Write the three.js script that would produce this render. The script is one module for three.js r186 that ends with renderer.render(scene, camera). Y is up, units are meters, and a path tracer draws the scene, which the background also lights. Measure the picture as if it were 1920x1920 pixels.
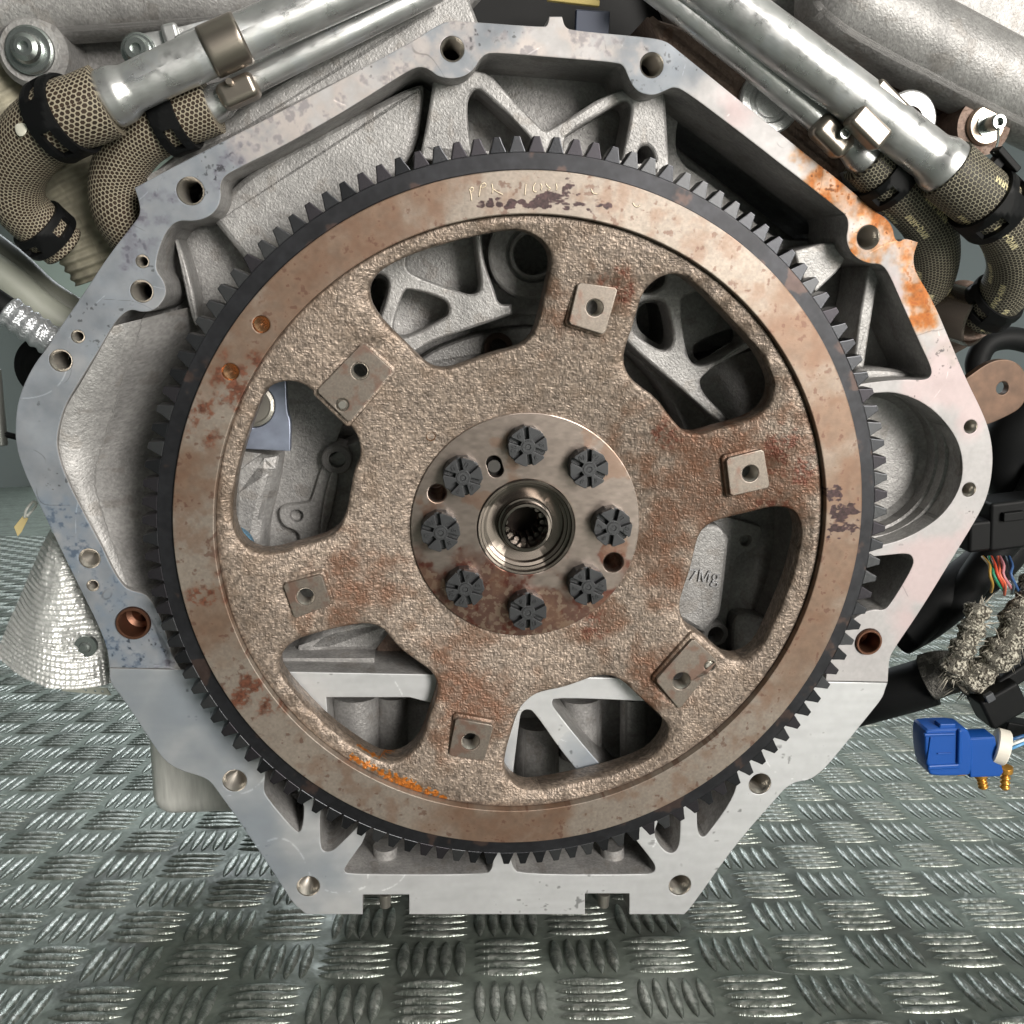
import * as THREE from 'three';
import { mergeGeometries, mergeVertices, toCreasedNormals } from 'three/addons/utils/BufferGeometryUtils.js';
import { TessellateModifier } from 'three/addons/modifiers/TessellateModifier.js';
import { RoundedBoxGeometry } from 'three/addons/geometries/RoundedBoxGeometry.js';
import { RectAreaLightUniformsLib } from 'three/addons/lights/RectAreaLightUniformsLib.js';
import { TextGeometry } from 'three/addons/geometries/TextGeometry.js';
import { FontLoader } from 'three/addons/loaders/FontLoader.js';

// ---------------------------------------------------------------- camera, light, exposure
const scene = new THREE.Scene();
scene.background = new THREE.Color(0x000000);
const FPX = 1800, HC = 0.27, PITCH = Math.atan((960 - 857) / FPX);
const camera = new THREE.PerspectiveCamera(2 * Math.atan(960 / FPX) * 180 / Math.PI, 1, 0.02, 60);
camera.position.set(0, HC, 0);
camera.rotation.x = -PITCH;
camera.updateMatrixWorld(true);
RectAreaLightUniformsLib.init();
const LAMP = 1;
function areaLight(w, h, power, color, pos, target) {
  const l = new THREE.RectAreaLight(color, power, w, h);
  l.position.set(...pos); l.lookAt(...target); scene.add(l); return l;
}
// daylight through the tall window in the front wall, right behind the viewer, and unseen ceiling lamps added to light the floor and back wall
const WINDOW = { x: 1.95, y: 0.85, z: 2.6, w: 1.3, h: 1.6 };
areaLight(WINDOW.w, WINDOW.h, 34 * LAMP, 0xfff9f2, [WINDOW.x, WINDOW.y, WINDOW.z - 0.06], [WINDOW.x, WINDOW.y, 0]);
const LAMPS = [[0.2, -1.5, 21], [-0.6, -4.2, 34], [-0.6, -7.0, 50]];
for (const [x, z, q] of LAMPS) areaLight(1.6, 0.5, q * LAMP, 0xf4faff, [x, 2.915, z], [x, 0, z]);
const renderer = new THREE.WebGLRenderer({ antialias: true });
renderer.setSize(1024, 1024);
renderer.toneMapping = THREE.LinearToneMapping;
renderer.toneMappingExposure = 0.9;
renderer.shadowMap.enabled = true;

// ---------------------------------------------------------------- helpers
let seed = 7;
const rnd = () => { seed = (seed * 1664525 + 1013904223) >>> 0; return seed / 4294967296; };
const rr = (a, b) => a + (b - a) * rnd();
const lerp = (a, b, t) => a + (b - a) * t, clamp = (x, a = 0, b = 1) => Math.min(b, Math.max(a, x));
const smooth = (a, b, x) => { const t = clamp((x - a) / (b - a)); return t * t * (3 - 2 * t); };
const V3 = (x, y, z) => new THREE.Vector3(x, y, z), V2 = (x, y) => new THREE.Vector2(x, y);
// periodic value noise
const HT = new Float32Array(65536); for (let i = 0; i < 65536; i++) HT[i] = rnd();
function vn(x, y, p, s = 0) {
  const xi = Math.floor(x), yi = Math.floor(y), fx = x - xi, fy = y - yi;
  const ux = fx * fx * (3 - 2 * fx), uy = fy * fy * (3 - 2 * fy);
  const w = (a) => ((a % p) + p) % p, x0 = w(xi), x1 = w(xi + 1), y0 = w(yi), y1 = w(yi + 1);
  const h = (a, b) => HT[(a * 7919 + b * 104729 + s * 13007) & 65535];
  return lerp(lerp(h(x0, y0), h(x1, y0), ux), lerp(h(x0, y1), h(x1, y1), ux), uy);
}
function fbm(u, v, p, o = 4, s = 0) { let a = 0, k = 0.5, n = 0; for (let i = 0; i < o; i++) { a += k * vn(u * p, v * p, p, s + i); n += k; k *= 0.5; p *= 2; } return a / n; }
function tex(n, fn, srgb = true, m = n) {
  const d = new Uint8Array(n * m * 4);
  for (let j = 0; j < m; j++) for (let i = 0; i < n; i++) {
    const c = fn((i + 0.5) / n, (j + 0.5) / m), k = (j * n + i) * 4;
    if (typeof c === 'number') { d[k] = d[k + 1] = d[k + 2] = clamp(c) * 255; } else { d[k] = clamp(c[0]) * 255; d[k + 1] = clamp(c[1]) * 255; d[k + 2] = clamp(c[2]) * 255; }
    d[k + 3] = 255;
  }
  const t = new THREE.DataTexture(d, n, m); t.wrapS = t.wrapT = THREE.RepeatWrapping; t.magFilter = THREE.LinearFilter; t.minFilter = THREE.LinearMipmapLinearFilter; t.generateMipmaps = true;
  if (srgb) t.colorSpace = THREE.SRGBColorSpace; t.needsUpdate = true; return t;
}
const rep = (t, size, oy = size) => { const c = t.clone(); c.repeat.set(1 / size, 1 / oy); c.needsUpdate = true; return c; };
const mix3 = (a, b, t) => [lerp(a[0], b[0], t), lerp(a[1], b[1], t), lerp(a[2], b[2], t)];
const hex = (h) => [(h >> 16 & 255) / 255, (h >> 8 & 255) / 255, (h & 255) / 255];
const mul = (c, k) => [c[0] * k, c[1] * k, c[2] * k];
function M(o) { return new THREE.MeshStandardMaterial(o); }

// engine frame: origin on the crankshaft axis in the plane of the rim, z towards the viewer
const AX = 0.240286, AY = 0.108763, OX = 0.00845, OY = -0.010767, DIST = 0.45;
const QE = new THREE.Quaternion().multiplyQuaternions(camera.quaternion, new THREE.Quaternion().multiplyQuaternions(
  new THREE.Quaternion().setFromAxisAngle(V3(0, 1, 0), AY), new THREE.Quaternion().setFromAxisAngle(V3(1, 0, 0), AX)));
const OE = V3(OX, OY, -DIST).applyQuaternion(camera.quaternion).add(camera.position);
const QI = QE.clone().invert();
const CL = camera.position.clone().sub(OE).applyQuaternion(QI);
// surveying: the photograph's pixel (of 1920) to the point of the engine frame's plane z
function at(px, py, z = 0) {
  const d = V3((px - 960) / FPX, -(py - 960) / FPX, -1).applyQuaternion(camera.quaternion).applyQuaternion(QI);
  const t = (z - CL.z) / d.z; const p = CL.clone().addScaledVector(d, t); p.w = t / FPX; return p;
}
const toWorld = (p) => p.clone().applyQuaternion(QE).add(OE);
// the same for a world height y (floor) or a world distance z
function atWorld(px, py, axis, val) {
  const d = V3((px - 960) / FPX, -(py - 960) / FPX, -1).applyQuaternion(camera.quaternion);
  const t = (val - camera.position[axis]) / d[axis]; return camera.position.clone().addScaledVector(d, t);
}
const used = new Map();
function numbered(n) { const k = used.get(n) || 0; used.set(n, k + 1); return k ? `${n}_${String(k).padStart(3, '0')}` : n; }
function thing(name, label, category, group) {
  const o = new THREE.Group(); o.name = numbered(name); o.userData = { label, category }; if (group) o.userData.group = group; scene.add(o); return o;
}
function part(parent, name, geo, mat, label) {
  const g = Array.isArray(geo) ? merge(geo) : geo;
  const m = new THREE.Mesh(g, mat); m.name = name; m.castShadow = m.receiveShadow = true; if (label) m.userData.label = label; parent.add(m); return m;
}
function merge(gs) {
  return mergeGeometries(gs.map((g) => { let q = g.index ? g.toNonIndexed() : g; if (!q.attributes.uv) q.setAttribute('uv', new THREE.BufferAttribute(new Float32Array(q.attributes.position.count * 2), 2)); for (const k of Object.keys(q.attributes)) if (!['position', 'normal', 'uv'].includes(k)) q.deleteAttribute(k); return q; }));
}
// moves the parts round the thing's own middle and puts the thing into the world
function place(t, frame = true) {
  const b = new THREE.Box3(); t.updateMatrixWorld(true); b.setFromObject(t);
  const c = b.getCenter(V3()); if (!frame) c.y = b.min.y;
  for (const ch of t.children) ch.position.sub(c);
  if (frame) { t.position.copy(toWorld(c)); t.quaternion.copy(QE); } else t.position.copy(c);
  return t;
}
// outlines: [px, py, sharp?] surveyed on plane z (a number or a function giving the point)
function pts(list, z) { return list.map(([x, y, s]) => { const p = typeof z === 'function' ? z(x, y) : at(x, y, z); const q = V2(p.x, p.y); q.s = s; return q; }); }
function chaikin(p, it = 2, closed = true) {
  for (let k = 0; k < it; k++) {
    const o = []; const n = p.length;
    for (let i = 0; i < n; i++) {
      const a = p[i], b = p[(i + 1) % n];
      if (!closed && i === n - 1) { o.push(a); break; }
      if (a.s || (!closed && i === 0)) o.push(a); else { }
      const q = a.clone().lerp(b, a.s ? 0.25 : 0.25), r = a.clone().lerp(b, 0.75);
      o.push(q); o.push(r);
    }
    p = o;
  }
  return p;
}
function dedupe(p) { return p.filter((q, i) => q.distanceTo(p[(i + 1) % p.length]) > 2e-5); }
function shapeOf(p, holes = []) {
  p = dedupe(p); if (THREE.ShapeUtils.isClockWise(p)) p = p.slice().reverse();
  const s = new THREE.Shape(p);
  for (let h of holes) { h = dedupe(h); if (!THREE.ShapeUtils.isClockWise(h)) h = h.slice().reverse(); s.holes.push(new THREE.Path(h)); }
  return s;
}
function circlePts(x, y, r, n = 40) { return Array.from({ length: n }, (_, i) => V2(x + r * Math.cos(i / n * 6.283185307), y + r * Math.sin(i / n * 6.283185307))); }
function flatCaps(g) { // the large faces keep one normal of their own
  const p = g.attributes.position, n = g.attributes.normal, A = V3(), B = V3(), C = V3();
  for (let i = 0; i < p.count; i += 3) { A.fromBufferAttribute(p, i); B.fromBufferAttribute(p, i + 1); C.fromBufferAttribute(p, i + 2); B.sub(A).cross(C.sub(A)).normalize(); if (Math.abs(B.z) > 0.995) for (let k = 0; k < 3; k++) n.setXYZ(i + k, B.x, B.y, B.z); }
  return g;
}
function plate(shape, z, depth, bevel = 0.0006, seg = 2, crease = 0.5, inset = true) {
  const g = new THREE.ExtrudeGeometry(shape, { depth: Math.max(depth - 2 * bevel, 1e-4), bevelEnabled: bevel > 0, bevelSize: bevel, bevelThickness: bevel, bevelOffset: inset ? -bevel : 0, bevelSegments: seg, curveSegments: 24, steps: 1 });
  g.translate(0, 0, z - depth + bevel); return flatCaps(toCreasedNormals(g, crease));
}
// uv from position, in metres
function uvPlanar(g, ax = 'x', ay = 'y') {
  const p = g.attributes.position, u = new Float32Array(p.count * 2), get = { x: (i) => p.getX(i), y: (i) => p.getY(i), z: (i) => p.getZ(i) };
  for (let i = 0; i < p.count; i++) { u[2 * i] = get[ax](i); u[2 * i + 1] = get[ay](i); }
  g.setAttribute('uv', new THREE.BufferAttribute(u, 2)); return g;
}
function split(g) { // the faces that look along z, and the rest
  const p = g.attributes.position, n = g.attributes.normal, out = [[[], []], [[], []]], A = V3(), B = V3(), C = V3();
  for (let i = 0; i < p.count; i += 3) { A.fromBufferAttribute(p, i); B.fromBufferAttribute(p, i + 1); C.fromBufferAttribute(p, i + 2); B.sub(A).cross(C.sub(A)).normalize(); const o = out[B.z > 0.2 ? 0 : 1]; for (let k = i; k < i + 3; k++) { o[0].push(p.getX(k), p.getY(k), p.getZ(k)); o[1].push(n.getX(k), n.getY(k), n.getZ(k)); } }
  return out.map(([P, N]) => { const q = new THREE.BufferGeometry(); q.setAttribute('position', new THREE.Float32BufferAttribute(P, 3)); q.setAttribute('normal', new THREE.Float32BufferAttribute(N, 3)); return q; });
}
function uvFace(g) {
  const p = g.attributes.position, n = g.attributes.normal, u = new Float32Array(p.count * 2);
  for (let i = 0; i < p.count; i++) { const cap = Math.abs(n.getZ(i)) > 0.6; u[2 * i] = cap ? p.getX(i) : -0.262 + (p.getX(i) * 0.6 + p.getZ(i)) * 0.06; u[2 * i + 1] = cap ? p.getY(i) : -0.262 + (p.getY(i) * 0.6 + p.getZ(i) * 1.3) * 0.06; }
  g.setAttribute('uv', new THREE.BufferAttribute(u, 2)); return g;
}
function uvBox(g) { // by the way each face points, in metres
  const p = g.attributes.position, n = g.attributes.normal, u = new Float32Array(p.count * 2);
  for (let i = 0; i < p.count; i++) {
    const a = Math.abs(n.getX(i)), b = Math.abs(n.getY(i)), c = Math.abs(n.getZ(i));
    if (c >= a && c >= b) { u[2 * i] = p.getX(i); u[2 * i + 1] = p.getY(i); } else if (a >= b) { u[2 * i] = p.getZ(i) + p.getX(i) * 0.3; u[2 * i + 1] = p.getY(i); } else { u[2 * i] = p.getX(i); u[2 * i + 1] = p.getZ(i) + p.getY(i) * 0.3; }
  }
  g.setAttribute('uv', new THREE.BufferAttribute(u, 2)); return g;
}
// a swept tube: pts [Vector3], radius number or function(t); uv in metres along and round
function sweep(points, radius, n = 60, seg = 24, caps = true, curve) {
  const c = curve || new THREE.CatmullRomCurve3(points, false, 'centripetal'); const L = c.getLength();
  const pos = [], uv = [], idx = [], rf = typeof radius === 'function' ? radius : () => radius;
  let T = c.getTangentAt(0), N = Math.abs(T.z) < 0.9 ? V3(0, 0, 1) : V3(0, 1, 0); N.sub(T.clone().multiplyScalar(N.dot(T))).normalize();
  for (let i = 0; i <= n; i++) {
    const t = i / n, P = c.getPointAt(t), T2 = c.getTangentAt(t); N.sub(T2.clone().multiplyScalar(N.dot(T2))).normalize(); const B = T2.clone().cross(N), r = rf(t);
    for (let j = 0; j <= seg; j++) { const a = j / seg * 6.283185307; const q = P.clone().addScaledVector(N, r * Math.cos(a)).addScaledVector(B, r * Math.sin(a)); pos.push(q.x, q.y, q.z); uv.push(t * L, j / seg * 6.2831853 * rf(0.5)); }
  }
  for (let i = 0; i < n; i++) for (let j = 0; j < seg; j++) { const a = i * (seg + 1) + j, b = a + seg + 1; idx.push(a, a + 1, b, b, a + 1, b + 1); }
  if (caps) for (const e of [0, n]) { const k = pos.length / 3, P = c.getPointAt(e / n); pos.push(P.x, P.y, P.z); uv.push(0, 0); for (let j = 0; j < seg; j++) { const a = e * (seg + 1) + j; e ? idx.push(a, a + 1, k) : idx.push(a + 1, a, k); } }
  const g = new THREE.BufferGeometry(); g.setAttribute('position', new THREE.Float32BufferAttribute(pos, 3)); g.setAttribute('uv', new THREE.Float32BufferAttribute(uv, 2)); g.setIndex(idx); g.computeVertexNormals();
  // weld the seam's normals
  const nn = g.attributes.normal; for (let i = 0; i <= n; i++) { const a = i * (seg + 1), b = a + seg; const m = V3(nn.getX(a) + nn.getX(b), nn.getY(a) + nn.getY(b), nn.getZ(a) + nn.getZ(b)).normalize(); nn.setXYZ(a, m.x, m.y, m.z); nn.setXYZ(b, m.x, m.y, m.z); }
  return g;
}
// lathe about the engine frame's z: profile [r, z]
function turned(profile, seg = 96, crease = 0.6) {
  const g = new THREE.LatheGeometry(profile.map(([r, z]) => V2(Math.max(r, 1e-5), z)), seg); g.rotateX(Math.PI / 2); return toCreasedNormals(g.toNonIndexed(), crease);
}
function box(w, h, d, r = 0.0008) { return new RoundedBoxGeometry(w, h, d, 2, r); }
function cyl(r0, r1, h, n = 24) { return new THREE.CylinderGeometry(r0, r1, h, n); }
const cylZ = (r0, r1, h, n = 24) => cyl(r1, r0, h, n).rotateX(Math.PI / 2);
// a grid surface from fn(u, v) -> Vector3
function grid(nu, nv, fn, thick) {
  const pos = [], uv = [], idx = [];
  for (let j = 0; j <= nv; j++) for (let i = 0; i <= nu; i++) { const p = fn(i / nu, j / nv); pos.push(p.x, p.y, p.z); uv.push(p.u ?? p.x, p.v ?? p.y); }
  for (let j = 0; j < nv; j++) for (let i = 0; i < nu; i++) { const a = j * (nu + 1) + i, b = a + nu + 1; idx.push(a, a + 1, b, b, a + 1, b + 1); }
  const g = new THREE.BufferGeometry(); g.setAttribute('position', new THREE.Float32BufferAttribute(pos, 3)); g.setAttribute('uv', new THREE.Float32BufferAttribute(uv, 2)); g.setIndex(idx); g.computeVertexNormals(); return g;
}

// ---------------------------------------------------------------- materials
// rough castings: pebbled skin
const bumpCast = tex(512, (u, v) => { const a = fbm(u, v, 64, 3, 3), w = 0.02 * (fbm(u, v, 16, 2, 9) - 0.5); return 0.75 * a + 0.25 * fbm(u + w, v + w, 128, 2, 5) ; }, false);
const roughCast = tex(256, (u, v) => 0.5 + 0.35 * (fbm(u, v, 24, 4, 21) - 0.5), false);
function castMap(base, spot, grain, s) { return tex(512, (u, v) => { const n = fbm(u, v, 6, 5, s), f = fbm(u, v, 90, 2, s + 7), d = smooth(0.62, 0.74, fbm(u, v, 12, 4, s + 3)); return mul(mix3(base, spot, d * 0.6), 1 + 0.34 * (n - 0.5) + grain * (f - 0.5)); }); }
const castCol = castMap([0.60, 0.595, 0.59], [0.54, 0.525, 0.51], 0.22, 31);
const mCast = M({ map: rep(castCol, 0.09), metalness: 0.45, roughness: 0.52, bumpMap: rep(bumpCast, 0.05), bumpScale: 0.00024 });
const mCastBrown = M({ map: rep(castMap([0.47, 0.40, 0.36], [0.36, 0.27, 0.22], 0.2, 77), 0.09), metalness: 0.4, roughness: 0.6, bumpMap: rep(bumpCast, 0.075), bumpScale: 0.0005 });
const fineScratch = tex(512, (u, v) => 0.5 + 0.5 * (fbm(u * 0.25, v, 128, 2, 41) - 0.5) + 0.3 * (fbm(u, v, 20, 3, 44) - 0.5), false);
// machined sealing faces of the block: grey metal with oxide film, dye and rust left where the gasket and water were, and bluish and pinkish reflected light put into the tint
const FLZ = -0.020, FS = 0.56;
const stain = (px, py, r, z = FLZ) => { const p = at(px, py, z); return [(p.x + FS / 2) / FS, (p.y + FS / 2) / FS, r * p.w / FS]; };
function faceMap() {
  const rust = [[1600, 350, 70], [1660, 415, 60], [1705, 470, 42], [1560, 312, 40], [1715, 510, 42], [1520, 285, 30], [1735, 565, 28], [1725, 590, 22], [1630, 380, 50]].map((a) => stain(...a));
  const dye = [[215, 1110, 60], [205, 1170, 55], [180, 1040, 50], [230, 1210, 50], [130, 960, 40], [200, 1140, 40], [165, 985, 40], [270, 1190, 40]].map((a) => stain(...a));
  const soot = [[285, 425, 60], [250, 480, 40], [300, 380, 50], [420, 320, 40], [280, 340, 50], [240, 450, 40], [300, 1240, 40]].map((a) => stain(...a));
  const chalk = [[560, 220, 90], [640, 180, 80], [720, 130, 70], [950, 70, 90], [1060, 75, 90], [880, 60, 60], [500, 250, 60], [1740, 600, 60], [1150, 90, 60]].map((a) => stain(...a));
  const red = [[1790, 730, 80], [1730, 1090, 70], [1760, 1040, 60], [1690, 560, 60], [1380, 200, 40], [1700, 1160, 50], [1820, 780, 50]].map((a) => stain(...a));  // pinkish tint at the right: reflected light laid into the colour
  const cold = [[80, 720, 130], [60, 850, 120], [120, 950, 120], [170, 560, 110], [240, 480, 90], [340, 360, 110], [430, 290, 90], [190, 1090, 120], [240, 1190, 100], [850, 80, 90], [1220, 110, 70], [930, 1430, 50]].map((a) => stain(...a));  // cool tint: surface film mixed with painted-in reflected light
  const fld = (S, u, v, n, soft) => { let m = 0; for (const [a, b, r] of S) { const d = Math.hypot(u - a, v - b) / r; if (d < 2) m = Math.max(m, 1.15 - d * 0.62 + soft * (n - 0.5)); } return m; };
  return tex(2048, (u, v) => {
    const n1 = fbm(u, v, 24, 5, 51), n2 = fbm(u, v, 110, 4, 57), n3 = fbm(u, v, 300, 3, 61), n4 = fbm(u, v, 48, 5, 53);
    let c = mul([0.705, 0.695, 0.695], 1 + 0.08 * (n1 - 0.5) + 0.08 * (n3 - 0.5));
    let m = fld(cold, u, v, n1, 1.6); c = mix3(c, mul([0.505, 0.53, 0.56], 0.86 + 0.3 * n4), smooth(0.05, 0.8, m) * (0.78 + 0.4 * (n2 - 0.3)));
    m = fld(red, u, v, n1, 1.8); c = mix3(c, [0.80, 0.69, 0.69], smooth(0.25, 0.85, m) * 0.5);
    m = fld(chalk, u, v, n4, 1.6); c = mix3(c, mul([0.70, 0.66, 0.64], 0.85 + 0.35 * n2), smooth(0.3, 0.7, m) * smooth(0.36, 0.62, 0.6 * n4 + 0.4 * n2) * 0.7); c = mix3(c, [0.47, 0.46, 0.48], smooth(0.3, 0.8, m) * smooth(0.52, 0.70, 0.6 * n2 + 0.4 * n3) * 0.6);
    m = fld(dye, u, v, n4, 1.9); c = mix3(c, mul([0.40, 0.46, 0.53], 0.8 + 0.4 * n2), smooth(0.3, 0.9, m) * smooth(0.36, 0.72, 0.5 * n2 + 0.5 * n4) * 0.4); c = mix3(c, [0.28, 0.34, 0.42], smooth(0.5, 0.95, m) * smooth(0.58, 0.74, 0.5 * n3 + 0.5 * n4) * 0.7);
    m = fld(soot, u, v, n4, 1.8); c = mix3(c, mul([0.46, 0.46, 0.50], 0.85 + 0.4 * n3), smooth(0.35, 0.8, m) * smooth(0.44, 0.66, n2) * 0.6); c = mix3(c, [0.30, 0.29, 0.33], smooth(0.5, 0.95, m) * smooth(0.56, 0.72, 0.5 * n3 + 0.5 * n2) * 0.6);
    m = fld(rust, u, v, n4, 1.5); c = mix3(c, mul(mix3([0.78, 0.60, 0.47], [0.66, 0.385, 0.15], smooth(0.34, 0.64, 0.5 * n2 + 0.5 * n4)), 0.75 + 0.5 * n3), smooth(0.2, 0.7, m) * (0.6 + 0.4 * smooth(0.34, 0.6, n2))); c = mix3(c, [0.56, 0.30, 0.12], smooth(0.5, 0.8, m) * smooth(0.60, 0.68, n3) * 0.6);
    const sc = Math.abs(fbm(u, v, 11, 2, 581) - 0.5), s2 = Math.abs(fbm(u, v, 17, 2, 583) - 0.48); c = mul(c, 1 + 0.22 * smooth(0.004, 0.0015, sc) * smooth(0.48, 0.6, n2) - 0.2 * smooth(0.004, 0.0015, s2) * smooth(0.48, 0.6, n4));
    c = mul(c, 1 - 0.35 * smooth(0.70, 0.78, n3) * smooth(0.55, 0.65, n1)); // pits
    return c;
  });
}
const planarFace = (t) => { const c = t; c.repeat.set(1 / FS, 1 / FS); c.offset.set(0.5, 0.5); return c; };
const mFace = M({ map: planarFace(faceMap()), metalness: 0.32, roughness: 0.72, bumpMap: rep(fineScratch, 0.05), bumpScale: 0.00003, roughnessMap: rep(tex(256, (u, v) => 0.85 + 0.4 * (fbm(u, v, 10, 5, 71) - 0.5), false), 0.12) });
// the cleaner milled face of the lower half: long cutter marks, bluish tint at its left end, partly reflected light painted in
const mBed = M({ map: planarFace(tex(1024, (u, v) => {
  const S = [[230, 1290, 120], [300, 1340, 120], [460, 1560, 90], [520, 1640, 90], [380, 1420, 70], [250, 1320, 80], [930, 1440, 40], [1120, 1430, 40], [420, 1400, 60]].map((q) => stain(...q)); let m = 0; const n = fbm(u, v, 24, 5, 551), n2 = fbm(u, v, 160, 3, 553), n3 = fbm(u * 0.15, v, 200, 2, 557);
  for (const [p, q, r] of S) { const d = Math.hypot(u - p, v - q) / r; if (d < 2.2) m = Math.max(m, 1.15 - d * 0.55 + 1.4 * (n - 0.5)); }
  let c = mul([0.795, 0.80, 0.805], 1 + 0.05 * (n - 0.5) + 0.05 * (n2 - 0.5) + 0.06 * (n3 - 0.5));
  c = mix3(c, mul([0.515, 0.55, 0.59], 0.9 + 0.25 * n), smooth(-0.1, 1.1, m) * 0.75);
  const sc = Math.abs(fbm(u, v, 9, 2, 571) - 0.5); c = mul(c, 1 + 0.16 * smooth(0.004, 0.0015, sc) * smooth(0.5, 0.6, n2));
  return mul(c, 1 - 0.3 * smooth(0.74, 0.8, n2) * smooth(0.52, 0.62, n));
})), metalness: 0.5, roughness: 0.5, bumpMap: rep(fineScratch, 0.05), bumpScale: 0.00002 });
// ---------------------------------------------------------------- engine block
const block = thing('engine_block', 'aluminium engine block with its rear flange and threaded holes, standing behind the rusty flywheel', 'engine');
const RAIL_L = 1252, RAIL_R = 1279; // the split line between block and bedplate
const OUTER = [[205, RAIL_L, 1], [198, 1200], [133, 1070], [67, 933], [40, 873], [28, 827], [29, 780], [37, 737], [62, 685], [90, 650], [103, 627], [157, 550], [200, 483], [247, 423], [262, 404], [262, 383], [252, 352, 1], [280, 337], [307, 322], [547, 198], [707, 113], [773, 77], [820, 47], [840, 39], [862, 39], [1020, 51], [1027, 47], [1030, 31, 1], [1054, 31, 1], [1059, 50], [1073, 57], [1220, 70], [1250, 77], [1270, 93], [1387, 188], [1460, 247], [1513, 290], [1580, 343], [1627, 383], [1640, 396], [1660, 407], [1674, 425], [1678, 448], [1687, 454], [1696, 446], [1722, 454, 1], [1712, 482], [1717, 510], [1740, 547], [1760, 587], [1782, 640], [1813, 713], [1840, 767], [1855, 805], [1862, 845], [1861, 885], [1853, 927], [1838, 962], [1780, 1057], [1723, 1150], [1673, 1222], [1667, 1240], [1665, RAIL_R, 1]];
const INNER = [[340, 1254.5, 1], [322, 1254, 1], [320, 1215], [298, 1150], [278, 1118], [265, 1112], [247, 1108], [232, 1100], [213, 1073], [187, 1017], [150, 950], [120, 887], [109, 850], [106, 826], [111, 795], [123, 757], [150, 713], [187, 653], [213, 607], [233, 586], [248, 580], [267, 586], [290, 582], [307, 563], [312, 547], [307, 526], [294, 510], [292, 495], [297, 470], [307, 443], [320, 423], [337, 413], [363, 415], [388, 409], [407, 393], [415, 370], [412, 348], [420, 330], [443, 317], [533, 273], [640, 212], [707, 170], [773, 128], [793, 125], [807, 132], [822, 144], [847, 148], [873, 143], [891, 127], [899, 112], [908, 103], [923, 98], [1040, 108], [1157, 117], [1170, 124], [1177, 142], [1187, 163], [1203, 176], [1227, 179], [1247, 170], [1262, 163], [1280, 168], [1347, 217], [1480, 320], [1570, 390], [1588, 405], [1591, 424], [1586, 447], [1593, 470], [1610, 487], [1633, 495], [1650, 494], [1665, 508], [1693, 573], [1723, 640], [1746, 688], [1747, 704], [1735, 713], [1697, 711], [1647, 715], [1600, 722], [1590, 736], [1600, 741], [1640, 737], [1680, 735], [1730, 753], [1770, 787], [1797, 827], [1807, 873], [1800, 917], [1773, 960], [1740, 987], [1697, 1010], [1657, 1022], [1600, 1030], [1590, 1040], [1600, 1047], [1657, 1042], [1700, 1037], [1712, 1044], [1713, 1062], [1670, 1133], [1657, 1145], [1640, 1142], [1617, 1149], [1580, 1175], [1555, 1230], [1548, 1277, 1]];
const GAP = 1.6, BZ0 = 0.046;
const faceOuter = chaikin(pts([...OUTER.map((p) => p), ...INNER.slice().reverse()], FLZ), 2);
// threaded holes in the block's face: [px, py, px radius, blind with a drill point, depth in m]
const HOLES = [[848, 92, 21], [1222, 122, 21], [357, 358, 24], [266, 546, 19.5], [267, 490, 11], [1628, 445, 21], [146, 631, 11], [114, 676, 19.5], [168, 1047, 18, 1], [174, 1098, 10], [1820, 800, 12], [1817, 918, 12.5], [1425, 1470, 20], [1275, 1660, 20], [578, 1662, 20, 1], [440, 1464, 21, 1]];
const hol = HOLES.map(([x, y, r, b]) => { const p = at(x, y, FLZ); return { p, r: r * p.w / 0.985, b, py: y }; });
const SLEEVES = [[1628, 1203, 25], [250, 1168, 31]].map(([x, y, r]) => { const p = at(x, y, FLZ); return { p, r: r * p.w }; });
const upperHoles = [...hol.filter((h) => h.py < 1260), ...SLEEVES].map((h) => circlePts(h.p.x, h.p.y, h.r + 0.0002, 40));
function facePlate(name, g, mat, label) { const [cap, wall] = split(g); const m = part(block, name, uvFace(cap), mat, label); part(m, 'flange_wall', uvBox(wall), mCast); }
facePlate('bellhousing_flange', plate(shapeOf(faceOuter, upperHoles), FLZ, BZ0, 0.0005, 2, 0.45), mFace);
const BED = [[205, RAIL_L + GAP, 1], [205, 1280], [233, 1313], [293, 1407], [313, 1431], [340, 1446], [380, 1457], [394, 1466], [405, 1480], [443, 1533], [533, 1667], [547, 1692], [574, 1715, 1], [680, 1715, 1], [680, 1678, 1], [767, 1678, 1], [767, 1715, 1], [1097, 1715, 1], [1097, 1676, 1], [1180, 1676, 1], [1180, 1715, 1], [1283, 1715, 1], [1296, 1702], [1380, 1583], [1458, 1495], [1476, 1475], [1495, 1466], [1518, 1463], [1540, 1448], [1563, 1423], [1633, 1337], [1656, 1308], [1661, 1290], [1665, RAIL_R + GAP, 1]];
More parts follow.
